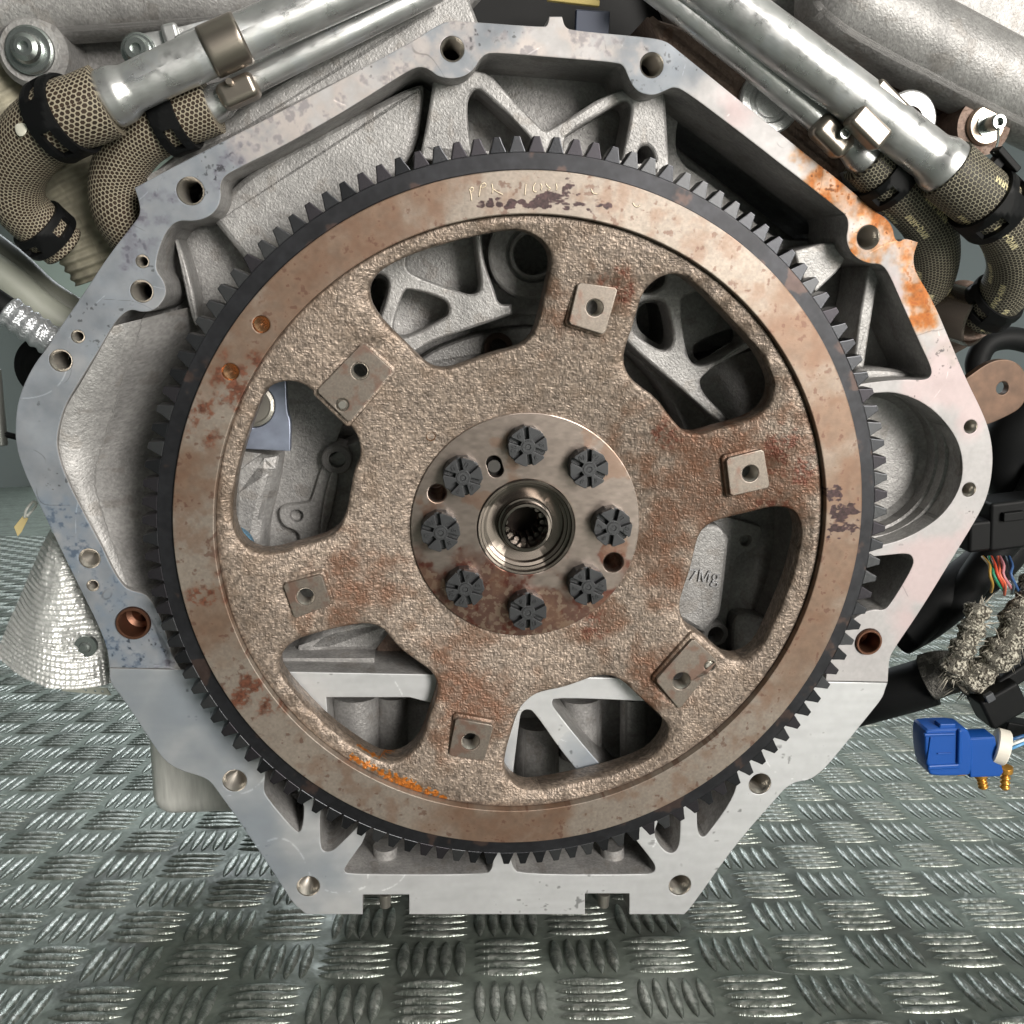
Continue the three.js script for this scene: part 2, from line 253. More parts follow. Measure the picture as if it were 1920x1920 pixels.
const POCKETS = [
  [[612, 1308, 1], [860, 1308], [905, 1500], [924, 1560], [925, 1610], [922, 1632], [910, 1640], [655, 1640], [644, 1634], [648, 1624], [697, 1557], [660, 1500], [618, 1400]],
  [[990, 1330], [978, 1334], [974, 1350], [956, 1500], [956, 1600], [960, 1625], [975, 1640], [1210, 1640], [1226, 1637], [1230, 1627], [1222, 1612], [1176, 1555], [1060, 1420], [1002, 1335]],
  [[1040, 1307], [1034, 1318], [1040, 1330], [1100, 1405], [1220, 1540], [1240, 1520], [1290, 1440], [1300, 1320, 1]],
  [[1224, 1560], [1236, 1585], [1252, 1600], [1264, 1600], [1273, 1588], [1276, 1560], [1276, 1500], [1250, 1510]],
  [[1384, 1440], [1380, 1490], [1327, 1565], [1317, 1571], [1309, 1562], [1307, 1540], [1307, 1480], [1340, 1440]],
  [[498, 1430], [497, 1455], [494, 1480], [500, 1496], [555, 1561], [564, 1560], [569, 1540], [570, 1500], [530, 1440]],
  [[600, 1500], [600, 1585], [606, 1597], [620, 1598], [634, 1588], [690, 1530], [640, 1480]],
];
const lowerHoles = [...hol.filter((h) => h.py >= 1260).map((h) => circlePts(h.p.x, h.p.y, h.r + 0.0002, 40)), ...POCKETS.map((p) => chaikin(pts(p, FLZ), 2))];
facePlate('bedplate', plate(shapeOf(chaikin(pts(BED, FLZ), 2), lowerHoles), FLZ - 0.0001, 0.046, 0.0005, 2, 0.45), mBed, 'bright machined lower half of the housing below the split line');
const mThread = M({ color: 0xb9b4ac, metalness: 0.85, roughness: 0.3 });
function threadedHole(parent, p, r, z, depth, blind, mat, name = 'threaded_hole') {
  const pr = [[r + 0.0003, 0.00005], [r, -0.0007]]; const P = 0.0013; let zz = -0.0007;
  while (zz > -depth) { pr.push([r - 0.00055, zz - P / 2]); pr.push([r, zz - P]); zz -= P; }
  if (blind) { pr.push([r * 0.9, zz - 0.0004]); pr.push([0.0001, zz - r * 0.75]); } 
  const g = turned(pr, 32, 0.3); g.translate(p.x, p.y, z);
  return part(parent, name, g, mat);
}
for (const h of hol) threadedHole(block, h.p, h.r, h.py >= 1260 ? FLZ - 0.0001 : FLZ, h.b ? h.r * 1.15 : 0.022, h.b, mThread);
const mSleeve = M({ color: 0x6b4a3a, metalness: 0.7, roughness: 0.4, map: null });
SLEEVES.forEach((s, i) => {
  const g = turned([[s.r, -0.02], [s.r, 0.0012], [s.r - 0.0003, 0.0016], [s.r - 0.0011, 0.0016], [s.r - 0.0014, 0.0012], [s.r - 0.0014, -0.012], [s.r * 0.55, -0.014], [s.r * 0.3, -0.0125], [0, -0.0115]], 48, 0.5); g.translate(s.p.x, s.p.y, FLZ);
  part(block, 'dowel_sleeve', g, mSleeve, i ? 'rusty dowel sleeve at the lower left of the flange' : 'dowel sleeve at the lower right of the flange');
});
// the casting behind the face
const skin = (list, z) => chaikin(pts(list, z), 2);
const BZ = -0.066;
part(block, 'rear_wall', plate(shapeOf(chaikin(pts(OUTER.concat([[1660, 1300], [1560, 1420], [1285, 1700, 1], [580, 1700, 1], [310, 1400]]), FLZ), 2).map((q) => V2(q.x * 0.985, q.y * 0.985)), [circlePts(0.0, 0.0, 0.099, 80), ...[
  [[1270, 215], [1300, 205], [1480, 340], [1575, 420], [1578, 450], [1480, 452], [1440, 440], [1330, 340], [1265, 300]],
  [[1196, 570], [1235, 566], [1250, 575], [1256, 620], [1250, 648], [1240, 648], [1215, 634], [1192, 612]],
  [[1300, 640], [1420, 600], [1470, 640], [1400, 660], [1320, 682], [1300, 670]],
  [[700, 520], [724, 524], [727, 540], [705, 605], [690, 600], [684, 560]]].map((l) => skin(l, BZ))]), BZ, 0.076, 0.0005), mCast);
part(block, 'crankcase', plate(shapeOf(circlePts(0, 0, 0.104, 64)), -0.094, 0.012, 0.0005), mCast);
part(block, 'crankcase_bore', turned([[0.101, BZ - 0.002], [0.1005, -0.094]], 96), mCast);
const side = uvBox(plate(shapeOf(chaikin(pts(OUTER.concat([[1640, 1300, 1], [230, 1290, 1]]), FLZ), 2).map((q) => V2(q.x * 0.955, q.y * 0.955))), -0.108, 0.2, 0.002));
part(block, 'cylinder_block', side, mCast);
// stiffening ribs: plates with rounded cut-outs, each on its own depth
function rib(outer, holes, z, depth, mat = mCast, bev = 0.0015, label) { return part(block, 'rib', uvBox(plate(shapeOf(skin(outer, z), holes.map((h) => skin(h, z))), z, depth, bev, 3, 0.6)), mat, label); }
rib([[812, 152, 1], [905, 122], [960, 185], [1012, 238], [1022, 246], [1034, 242], [1165, 158], [1248, 172, 1], [1256, 320, 1], [786, 300, 1], [800, 230]],
  [[[880, 178], [893, 165], [906, 172], [985, 246], [1000, 268], [995, 330], [892, 330], [879, 240], [876, 205]], [[1158, 194], [1172, 188], [1183, 196], [1183, 215], [1166, 300], [1158, 330], [1056, 330], [1058, 262], [1066, 250]], [[818, 330], [824, 268], [836, 248], [853, 248], [864, 264], [874, 330]], [[1192, 330], [1194, 288], [1203, 273], [1217, 273], [1228, 290], [1232, 330]]], -0.036, 0.026);
rib([[690, 480, 1], [905, 380, 1], [902, 440], [907, 490], [928, 545], [935, 571], [960, 571, 1], [961, 590, 1], [880, 617], [820, 637], [770, 663], [700, 720, 1], [640, 640, 1]],
  [[[702, 516], [712, 513], [726, 520], [730, 538], [722, 570], [710, 605], [690, 640], [670, 600], [680, 540]], [[763, 486], [762, 503], [778, 517], [870, 550], [888, 553], [900, 546], [902, 525], [893, 470], [888, 400], [780, 420]], [[757, 545], [768, 541], [830, 560], [842, 572], [842, 588], [833, 597], [768, 632], [745, 632], [736, 618], [742, 590]]], -0.040, 0.022);
rib([[1165, 490, 1], [1280, 440, 1], [1540, 640, 1], [1500, 840, 1], [1400, 830], [1352, 797], [1290, 740], [1176, 646], [1150, 600]],
  [[[1190, 628], [1180, 600], [1196, 566], [1235, 562], [1252, 570], [1262, 620], [1262, 645], [1250, 658], [1235, 656]], [[1276, 566], [1286, 554], [1325, 540], [1372, 590], [1410, 640], [1340, 678], [1312, 687], [1294, 678], [1285, 645]], [[1313, 718], [1316, 706], [1400, 645], [1440, 640], [1490, 720], [1470, 810], [1390, 805], [1340, 760], [1318, 735]], [[1195, 545], [1215, 522], [1243, 508], [1250, 525], [1242, 540], [1215, 552]]], -0.041, 0.020);
rib([[398, 412, 1], [445, 330], [640, 228], [790, 150], [798, 170], [780, 300], [640, 420], [520, 530], [476, 508, 1]], [], -0.047, 0.020, mCast, 0.003);
rib([[326, 446], [334, 446], [360, 530], [374, 610], [364, 612], [350, 560], [338, 500]], [], -0.044, 0.020, mCast, 0.0012);
rib([[1490, 470, 1], [1572, 448], [1592, 488], [1530, 548, 1], [1500, 520]], [], -0.034, 0.030, mCast, 0.001);
rib([[1628, 494], [1646, 496], [1652, 512], [1640, 560], [1620, 690, 1], [1600, 690, 1], [1612, 590], [1622, 540]], [], -0.033, 0.030, mCast, 0.001);
rib([[1600, 690], [1680, 690], [1730, 708], [1700, 716], [1600, 726]], [], -0.036, 0.026, mCast, 0.003);
// smooth swelling wall of the pocket at the left
{
  const A = pts([[210, 612], [187, 655], [152, 715], [125, 760], [113, 797], [109, 828], [112, 855], [124, 890], [152, 950], [188, 1017], [214, 1073], [235, 1102], [262, 1114], [285, 1130]], FLZ - 0.001);
  const B = pts([[420, 560], [400, 640], [370, 720], [350, 790], [340, 830], [335, 870], [335, 900], [338, 940], [345, 980], [350, 1030], [355, 1060], [360, 1090], [360, 1110], [365, 1120]], BZ + 0.002);
  const ca = new THREE.SplineCurve(A), cb = new THREE.SplineCurve(B);
  part(block, 'pocket_wall', uvBox(grid(70, 140, (u, v) => { const a = ca.getPoint(v), b = cb.getPoint(v), e = Math.pow(u, 1.35); return V3(lerp(a.x, b.x, u), lerp(a.y, b.y, u), lerp(FLZ - 0.0022, BZ - 0.0015, e * e * (3 - 2 * e) * 0.5 + e * 0.5)); })), mCast);
}
// starter motor pocket: bored cup with a stepped wall
{
  const c = at(1662, 882, FLZ), R = 146 * c.w / 0.985;
  const cup = turned([[R - 0.0003, -0.001], [R - 0.0003, -0.012], [R - 0.0018, -0.0125], [R - 0.0018, -0.019], [R - 0.003, -0.020], [R - 0.003, -0.028], [R - 0.006, -0.031], [0, -0.031]], 96, 0.5); cup.translate(c.x, c.y, FLZ);
  part(block, 'starter_pocket', uvBox(cup), mCast);
}
// seal carrier round the crankshaft and what shows through the flywheel's windows
const mGrey = M({ color: 0x9a9a9c, metalness: 0.6, roughness: 0.45, bumpMap: rep(bumpCast, 0.09), bumpScale: 0.0002 });
const mPlate = M({ map: rep(tex(256, (u, v) => mul([0.56, 0.59, 0.66], 0.85 + 0.3 * fbm(u, v, 8, 5, 91)), true), 0.06), metalness: 0.65, roughness: 0.4 });
part(block, 'seal_carrier', uvBox(plate(shapeOf(skin([[520, 960], [532, 946], [578, 944], [586, 932], [604, 868], [640, 840, 1], [730, 800, 1], [730, 1050, 1], [556, 1040], [563, 1006], [552, 994], [530, 988]], -0.061), [circlePts(at(556, 968, -0.061).x, at(556, 968, -0.061).y, 0.0032, 24)]), -0.061, 0.030, 0.0012, 3)), mCast);
part(block, 'carrier_lip', uvBox(plate(shapeOf(skin([[618, 880], [640, 880], [612, 1008], [596, 1012]], -0.056)), -0.056, 0.014, 0.001)), mCast);
part(block, 'boss', turned([[0.0078, -0.02], [0.0078, -0.001], [0.0070, 0], [0.0042, 0], [0.0038, -0.008], [0, -0.008]], 40).translate(at(632, 862, -0.056).x, at(632, 862, -0.056).y, -0.056), mCast);
part(block, 'casting', uvBox(plate(shapeOf(skin([[425, 840], [500, 850], [524, 848], [528, 860], [516, 930], [500, 985], [498, 1060, 1], [420, 1060, 1], [415, 930]], -0.050)), -0.050, 0.03, 0.008, 5, 0.9)), mCast);
part(block, 'casting', uvBox(plate(shapeOf(skin([[420, 840, 1], [492, 850, 1], [420, 905, 1]], -0.042)), -0.042, 0.02, 0.001)), mCast);
const mDye = M({ map: rep(tex(128, (u, v) => mul([0.36, 0.52, 0.62], 0.6 + 0.7 * fbm(u, v, 5, 4, 95)), true), 0.02), metalness: 0.3, roughness: 0.5 });
part(block, 'core_plug', turned([[0.0115, -0.004], [0.0115, 0], [0.0105, 0.0004], [0.0095, -0.001], [0, -0.0015]], 40).translate(at(432, 1030, -0.040).x, at(432, 1030, -0.040).y, -0.040), mDye, 'blue stained plug behind the left window');
{
  const q = at(472, 760, -0.034); 
  part(block, 'support_plate', uvPlanar(plate(shapeOf(skin([[430, 700, 1], [536, 700, 1], [536, 716], [538, 775], [545, 786], [544, 846, 1], [415, 840, 1]], -0.034), [circlePts(q.x, q.y, 0.0108, 40)]), -0.034, 0.006, 0.0005)), mPlate);
  part(block, 'plate_plug', turned([[0.0104, -0.006], [0.0104, -0.0008], [0.0088, 0], [0.0080, -0.001], [0, -0.0014]], 40).translate(q.x, q.y, -0.034), mThread);
}
part(block, 'seal_carrier', uvBox(plate(shapeOf(skin([[1240, 1000, 1], [1338, 962, 1], [1420, 984], [1430, 990], [1426, 1018], [1412, 1034], [1386, 1040], [1377, 1058], [1362, 1180, 1], [1240, 1180, 1]], -0.061), [circlePts(at(1399, 1014, -0.061).x, at(1399, 1014, -0.061).y, 0.003, 24)]), -0.061, 0.030, 0.0012, 3)), mCast);
part(block, 'casting', uvBox(plate(shapeOf(skin([[1240, 1010, 1], [1300, 990], [1343, 980], [1367, 1006], [1366, 1020], [1352, 1152], [1345, 1160], [1325, 1185], [1318, 1187], [1240, 1140, 1]], -0.048)), -0.048, 0.02, 0.002, 4, 0.8)), mCast);
const font = await new FontLoader().loadAsync('fonts/droid/droid_sans_regular.typeface.json');
const bold = await new FontLoader().loadAsync('fonts/droid/droid_sans_bold.typeface.json');
function letters(str, size, depth, f = font) { const g = new TextGeometry(str, { font: f, size, depth, curveSegments: 4, bevelEnabled: false }); g.computeBoundingBox(); const b = g.boundingBox; g.translate(-(b.min.x + b.max.x) / 2, -(b.min.y + b.max.y) / 2, 0); return g; }
{ const q = at(1319, 1083, -0.048); part(block, 'cast_letters', letters('7Mg', 0.0066, 0.0014).rotateZ(-0.1).translate(q.x, q.y, -0.0482), mGrey, 'raised cast letters 7Mg'); }
part(block, 'boss', turned([[0.0072, -0.02], [0.0072, -0.001], [0.0064, 0], [0.0045, 0], [0.004, -0.01], [0, -0.01]], 40).translate(at(1342, 1190, -0.05).x, at(1342, 1190, -0.05).y, -0.05), mCast);
// curved bowl at the right of the lower right window
{
  const a = at(1505, 960, -0.05), b = at(1440, 1215, -0.05);
  part(block, 'bowl_wall', uvBox(grid(16, 20, (u, v) => { const x = lerp(a.x, b.x, v) + 0.006 * Math.sin(v * 3.14), y = lerp(a.y, b.y, v); return V3(x - u * 0.026, y, -0.040 - 0.048 * Math.sin(u * 1.57)); })), mCast);
  part(block, 'casting', uvBox(plate(shapeOf(skin([[1372, 1158], [1400, 1150], [1460, 1165], [1450, 1220], [1400, 1260], [1372, 1240]], -0.055)), -0.055, 0.02, 0.003, 3)), mCast);
}
// lower left and lower right windows: rail top and towers
part(block, 'casting', uvBox(plate(shapeOf(skin([[590, 1190], [612, 1175], [760, 1150, 1], [705, 1222], [700, 1226], [545, 1226], [560, 1216]], -0.045)), -0.045, 0.03, 0.004, 4, 0.8)), mCast);
part(block, 'gasket_rail', uvBox(plate(shapeOf(pts([[500, 1234], [702, 1234], [702, 1246], [500, 1245]], -0.034)), -0.034, 0.03, 0.0006)), mCast);
part(block, 'casting', uvBox(plate(shapeOf(skin([[712, 1150, 1], [860, 1150, 1], [860, 1250, 1], [704, 1250, 1], [704, 1226]], -0.05)), -0.05, 0.03, 0.002, 3)), mCastBrown);
function tower(px, py0, py1, z, r, mat = mCast) { const a = at(px, py0, z), b = at(px, py1, z); const g = new THREE.CylinderGeometry(r, r * 1.04, Math.abs(a.y - b.y), 28); g.rotateZ(-Math.atan2(b.x - a.x, b.y - a.y) + Math.PI); g.translate((a.x + b.x) / 2, (a.y + b.y) / 2, z - r * 0.4); part(block, 'bolt_tower', uvBox(g), mat); }
tower(665, 1306, 1460, -0.050, 0.013, mCast); tower(735, 1306, 1450, -0.054, 0.0085, mCast); tower(1190, 1310, 1440, -0.050, 0.0075, mCast); tower(1090, 1310, 1420, -0.056, 0.012, mCast); tower(1010, 1360, 1500, -0.056, 0.012, mCast);
tower(722, 1590, 1650, -0.036, 0.0065); tower(1150, 1590, 1650, -0.036, 0.0065); tower(545, 1480, 1580, -0.05, 0.008, mCast);
part(block, 'pan_rail', uvBox(plate(shapeOf(pts([[644, 1612], [1230, 1612], [1230, 1638], [644, 1638]], -0.046)), -0.046, 0.02, 0.002)), mCast);
for (const x of [722, 1132]) { const p = at(x, 1686, -0.034); part(block, 'pan_bolt', cyl(0.0034, 0.003, 0.008, 20).translate(p.x, p.y, -0.034), mThread); }
// coolant port behind the upper left window
{ const q = at(1000, 477, -0.042); part(block, 'coolant_port', turned([[0.0215, -0.02], [0.0215, -0.001], [0.0205, 0], [0.0135, 0.0002], [0.0125, -0.0015], [0.0115, -0.0015], [0.0115, 0.002], [0.0108, 0.0026], [0.0098, 0.0022], [0.0094, -0.012], [0, -0.012]], 72, 0.4).translate(q.x, q.y, -0.042), mCast); }
part(block, 'main_cap', uvBox(plate(shapeOf(skin([[775, 690, 1], [800, 660], [880, 628], [960, 612], [1020, 610], [1060, 640, 1], [1000, 690, 1], [860, 720, 1]], -0.075)), -0.075, 0.018, 0.003, 3)), mCast);
{ const q = at(935, 652, -0.070); part(block, 'boss', turned([[0.0075, -0.012], [0.0075, -0.001], [0.0066, 0], [0.0048, 0], [0.004, -0.005], [0, -0.005]], 36).translate(q.x, q.y, -0.07), mCastBrown); }
// upper casting above the flange, and the block piece at the right shoulder
part(block, 'upper_casting', uvBox(plate(shapeOf(skin([[270, 345, 1], [282, 325], [330, 285], [430, 214], [520, 160], [640, 90], [800, 10], [870, -30, 1], [905, 60, 1], [840, 60], [700, 140], [400, 310, 1]], -0.034)), -0.034, 0.09, 0.003, 3)), mCast);
part(block, 'upper_casting', uvBox(plate(shapeOf(skin([[1215, 30, 1], [1290, 52], [1420, 148], [1520, 225], [1600, 300], [1640, 330], [1690, 378, 1], [1668, 404, 1], [1600, 370], [1500, 300], [1400, 215], [1240, 90, 1]], -0.030)), -0.030, 0.09, 0.002, 3)), mCastBrown);
part(block, 'mounting_lug', uvBox(plate(shapeOf(pts([[1584, 322], [1612, 312], [1686, 376], [1668, 402], [1640, 392], [1596, 350]], -0.024)), -0.024, 0.05, 0.001)), mCast);
// the sump the engine rests on
{ const g = box(0.20, 0.13, 0.22, 0.012).translate(0.0, -0.185, -0.21); part(block, 'sump', uvBox(g), mCast); }
place(block);

// ---------------------------------------------------------------- flywheel
const wheel = thing('flywheel', 'rusty cast flywheel with six windows and a dark toothed ring gear, bolted to the crankshaft', 'flywheel');
const R1 = 0.16209, RIN = R1 * 0.8885, RTIP = 0.1761, RROOT = 0.16955, RHUB = 0.05559, ZH = -0.0140;
const zweb = (r) => { const t = clamp((RIN - r) / (RIN - RHUB)); return -0.0034 - 0.0122 * (t * 0.75 + 0.25 * smooth(0, 1, t)); };
function onWeb(px, py, lift = 0) { let p = at(px, py, -0.008); for (let i = 0; i < 5; i++) p = at(px, py, zweb(Math.hypot(p.x, p.y)) + lift); return p; }
// colours of the wheel's faces laid out flat, 0.36 m across
const WS = 0.36;
const wst = (px, py, r, f) => { const p = f ? onWeb(px, py) : at(px, py, 0); return [(p.x + WS / 2) / WS, (p.y + WS / 2) / WS, r * p.w / WS]; };
const field = (S, u, v, n, soft) => { let m = 0; for (const [a, b, r] of S) { const d = Math.hypot(u - a, v - b) / r; if (d < 2.2) m = Math.max(m, 1.1 - d * 0.6 + soft * (n - 0.5)); } return m; };
const rimRust = [[440, 730, 45], [470, 690, 26], [425, 745, 30], [470, 1290, 45], [500, 1320, 28], [375, 790, 30], [380, 1120, 30]].map((a) => wst(...a));
const rimBlack = [];
for (const [x, y, r] of [[960, 380, 7], [980, 376, 8], [1000, 376, 9], [1020, 377, 9], [1040, 376, 10], [1060, 377, 10], [1080, 379, 10], [1100, 381, 10], [1120, 383, 9], [1140, 385, 8], [1070, 346, 8], [1060, 358, 6], [900, 383, 5], [920, 381, 5], [1582, 968, 20], [1570, 985, 14], [1600, 960, 10], [1563, 922, 12], [935, 378, 5]]) rimBlack.push(wst(x, y, r * 1.15));
const rimWarm = [[560, 470, 150], [430, 600, 80], [350, 900, 60], [1530, 620, 90], [1580, 760, 90], [1600, 900, 80], [1580, 1060, 90], [1520, 1200, 90], [690, 400, 110], [960, 1550, 90], [900, 1560, 60], [400, 1180, 60], [1480, 560, 40], [800, 370, 60]].map((a) => wst(...a));
const mRim = M({ map: planarW(tex(2048, (u, v) => {
  const n1 = fbm(u, v, 20, 5, 111), n2 = fbm(u, v, 120, 4, 117), n3 = fbm(u, v, 330, 2, 119), n4 = fbm(u, v, 50, 5, 123), st = fbm(u * 0.4, v, 160, 3, 129);
  let c = mul([0.57, 0.53, 0.49], 1 + 0.12 * (n1 - 0.5) + 0.16 * (n3 - 0.5));
  let m = field(rimWarm, u, v, n1, 1.8); c = mix3(c, mul([0.465, 0.37, 0.305], 0.86 + 0.3 * n2), smooth(0.0, 0.9, m) * 0.8);
  c = mix3(c, [0.46, 0.34, 0.27], smooth(0.45, 0.76, n4) * 0.4);
  c = mix3(c, [0.34, 0.23, 0.19], smooth(0.66, 0.78, n2) * 0.5);
  m = field(rimRust, u, v, n4, 1.9); c = mix3(c, mul([0.38, 0.23, 0.175], 0.65 + 0.8 * n3), smooth(0.25, 0.85, m) * smooth(0.40, 0.62, 0.7 * n2 + 0.3 * n3) * 0.85);
  m = field(rimBlack, u, v, 0.45 * n2 + 0.55 * st, 2.6); c = mix3(c, mul([0.22, 0.16, 0.165], 0.6 + 0.8 * n3), smooth(0.42, 0.62, m) * smooth(0.36, 0.50, st) * 0.95);
  return c;
})), metalness: 0.5, roughness: 0.45, bumpMap: rep(fineScratch, 0.04), bumpScale: 0.00004 });
function planarW(t) { t.repeat.set(1 / WS, 1 / WS); t.offset.set(0.5, 0.5); return t; }
const webRust = [[1330, 860, 110], [1300, 930, 90], [1450, 900, 90], [1470, 950, 60], [1255, 810, 40], [650, 1090, 70], [700, 1080, 50], [860, 1290, 80], [900, 1310, 60], [830, 1300, 50], [1150, 530, 30], [1175, 545, 24], [1060, 600, 40], [1220, 1270, 50], [1260, 1080, 50], [1120, 1170, 36], [1250, 1000, 60], [640, 1150, 40], [1400, 960, 50], [930, 1330, 40]].map((a) => wst(a[0], a[1], a[2], 1));
const webRed = [[1155, 530, 16], [1170, 545, 14], [1140, 520, 12], [1495, 880, 18], [1250, 815, 16], [1115, 1168, 16], [1470, 840, 24], [1450, 960, 20], [1240, 820, 14]].map((a) => wst(a[0], a[1], a[2] * 1.4, 1));
const webOrange = [[660, 1420, 7], [672, 1427, 8], [686, 1434, 9], [700, 1441, 9], [714, 1448, 9], [728, 1455, 10], [742, 1461, 11], [756, 1467, 11], [770, 1473, 11], [785, 1479, 11], [800, 1485, 10], [815, 1490, 9], [830, 1495, 8]].map((a) => wst(a[0], a[1], a[2] * 0.85, 1));
const wrinkle = (u, v) => { const w = 0.006 * (fbm(u, v, 60, 2, 131) - 0.5), w2 = 0.006 * (fbm(u, v, 60, 2, 137) - 0.5); const a = 1 - Math.abs(2 * vn((u + w) * 250, (v + w2) * 250, 250, 139) - 1), q = 1 - Math.abs(2 * vn((u + w2) * 420, (v + w) * 420, 420, 145) - 1); return clamp(0.55 * a + 0.45 * q); };
const webBump = planarW(tex(2048, wrinkle, false));
const mWeb = M({ map: planarW(tex(2048, (u, v) => {
  const n1 = fbm(u, v, 18, 5, 151), n2 = fbm(u, v, 100, 4, 153), n3 = fbm(u, v, 300, 2, 157), n4 = fbm(u, v, 44, 5, 159);
  let c = mul([0.535, 0.482, 0.437], 1 + 0.2 * (n1 - 0.5) + 0.55 * (n3 - 0.5)); c = mix3(c, [0.32, 0.28, 0.25], smooth(0.56, 0.76, fbm(u, v, 210, 2, 163)) * 0.4);
  c = mix3(c, [0.43, 0.36, 0.30], smooth(0.46, 0.8, n4) * 0.4);
  let m = field(webRust, u, v, n4, 1.7); c = mix3(c, mul([0.40, 0.285, 0.22], 0.8 + 0.4 * n2), smooth(0.0, 1.1, m) * (0.55 + 0.4 * smooth(0.3, 0.7, 0.6 * n2 + 0.4 * n3)));
  m = field(webRed, u, v, n2, 1.8); c = mix3(c, mul([0.33, 0.18, 0.135], 0.7 + 0.6 * n3), smooth(0.3, 1.0, m) * smooth(0.36, 0.64, 0.4 * n2 + 0.6 * n3) * 0.75);
  m = field(webOrange, u, v, n3, 0.9); c = mix3(c, mul([0.64, 0.37, 0.12], 0.7 + 0.6 * n3), smooth(0.36, 0.7, m));
  return c;
})), metalness: 0.45, roughness: 0.47, bumpMap: webBump, bumpScale: 0.00028 });
// rim
const ring = (ro, ri, n = 240) => shapeOf(circlePts(0, 0, ro, n), [circlePts(0, 0, ri, n)]);
const DIMPLES = [[490, 608, 16], [432, 697, 16]].map(([x, y, r]) => { const p = at(x, y, 0); return { p, r: r * p.w }; });
const rim = part(wheel, 'rim', uvPlanar(plate(shapeOf(circlePts(0, 0, R1, 240), [circlePts(0, 0, RIN, 240), ...DIMPLES.map((d) => circlePts(d.p.x, d.p.y, d.r, 28))]), 0, 0.022, 0.0005, 2, 0.5)), mRim);
const mDimple = M({ color: 0xb08a6a, metalness: 0.9, roughness: 0.22 });
for (const d of DIMPLES) part(rim, 'balance_hole', turned([[d.r, 0], [d.r * 0.98, -0.0005], [d.r * 0.9, -0.0022], [d.r * 0.05, -0.0046], [0, -0.0046]], 36, 0.3).translate(d.p.x, d.p.y, -0.0001), mDimple);
// scratched marks on the rim
{
  const mScr = M({ color: 0xd9c9b2, metalness: 0.4, roughness: 0.4 });
  const stroke = (l) => { const c = l.map(([x, y]) => { const p = at(x, y, 0); return V3(p.x, p.y, 0.00002); }); return sweep(c, 0.00034, 10, 5); };
  part(rim, 'scratched_letters', [stroke([[880, 354], [883, 365], [884, 376]]), stroke([[880, 354], [886, 351], [887, 357], [882, 361]]), stroke([[902, 346], [900, 356], [898, 369]]), stroke([[902, 346], [909, 343], [911, 348], [903, 353]]), stroke([[922, 344], [924, 355], [923, 363]]), stroke([[924, 354], [931, 359], [943, 365]]), stroke([[986, 345], [985, 356], [984, 366]]), stroke([[1004, 343], [1000, 350], [1001, 359], [1006, 360]]), stroke([[1013, 344], [1016, 350], [1014, 356]]), stroke([[1023, 344], [1027, 350], [1032, 353], [1027, 357]]), stroke([[1042, 344], [1044, 352], [1043, 357]]), stroke([[1186, 380], [1190, 386], [1196, 388], [1200, 384]]), stroke([[1108, 354], [1112, 362], [1120, 364]])], mScr);
}
const PADS = [
  [[[1084, 529], [1159, 540], [1134, 628], [1066, 607]], [1115, 577, 16], null, 'square mounting pad at the top of the web, red rust above it'],
  [[[1362, 860], [1432, 842], [1444, 914], [1370, 931]], [1407, 888, 16], null, 'square mounting pad at the right, in a deeply rusted spoke'],
  [[[1300, 1197], [1346, 1240], [1274, 1331], [1229, 1276]], [1278, 1277, 17], [1331, 1249, 10.5], 'large mounting pad with a dowel hole at the lower right'],
  [[[855, 1347], [926, 1360], [908, 1428], [841, 1417]], [882, 1391, 17], null, 'square mounting pad at the bottom, below a patch of rust'],
  [[[530, 1096], [603, 1077], [621, 1133], [552, 1161]], [573, 1119, 17], null, 'square mounting pad at the left spoke'],
  [[[593, 733], [680, 643], [738, 695], [655, 793]], [675, 696, 16], [642, 759, 12], 'large mounting pad with a dowel pin at the upper left'],
];
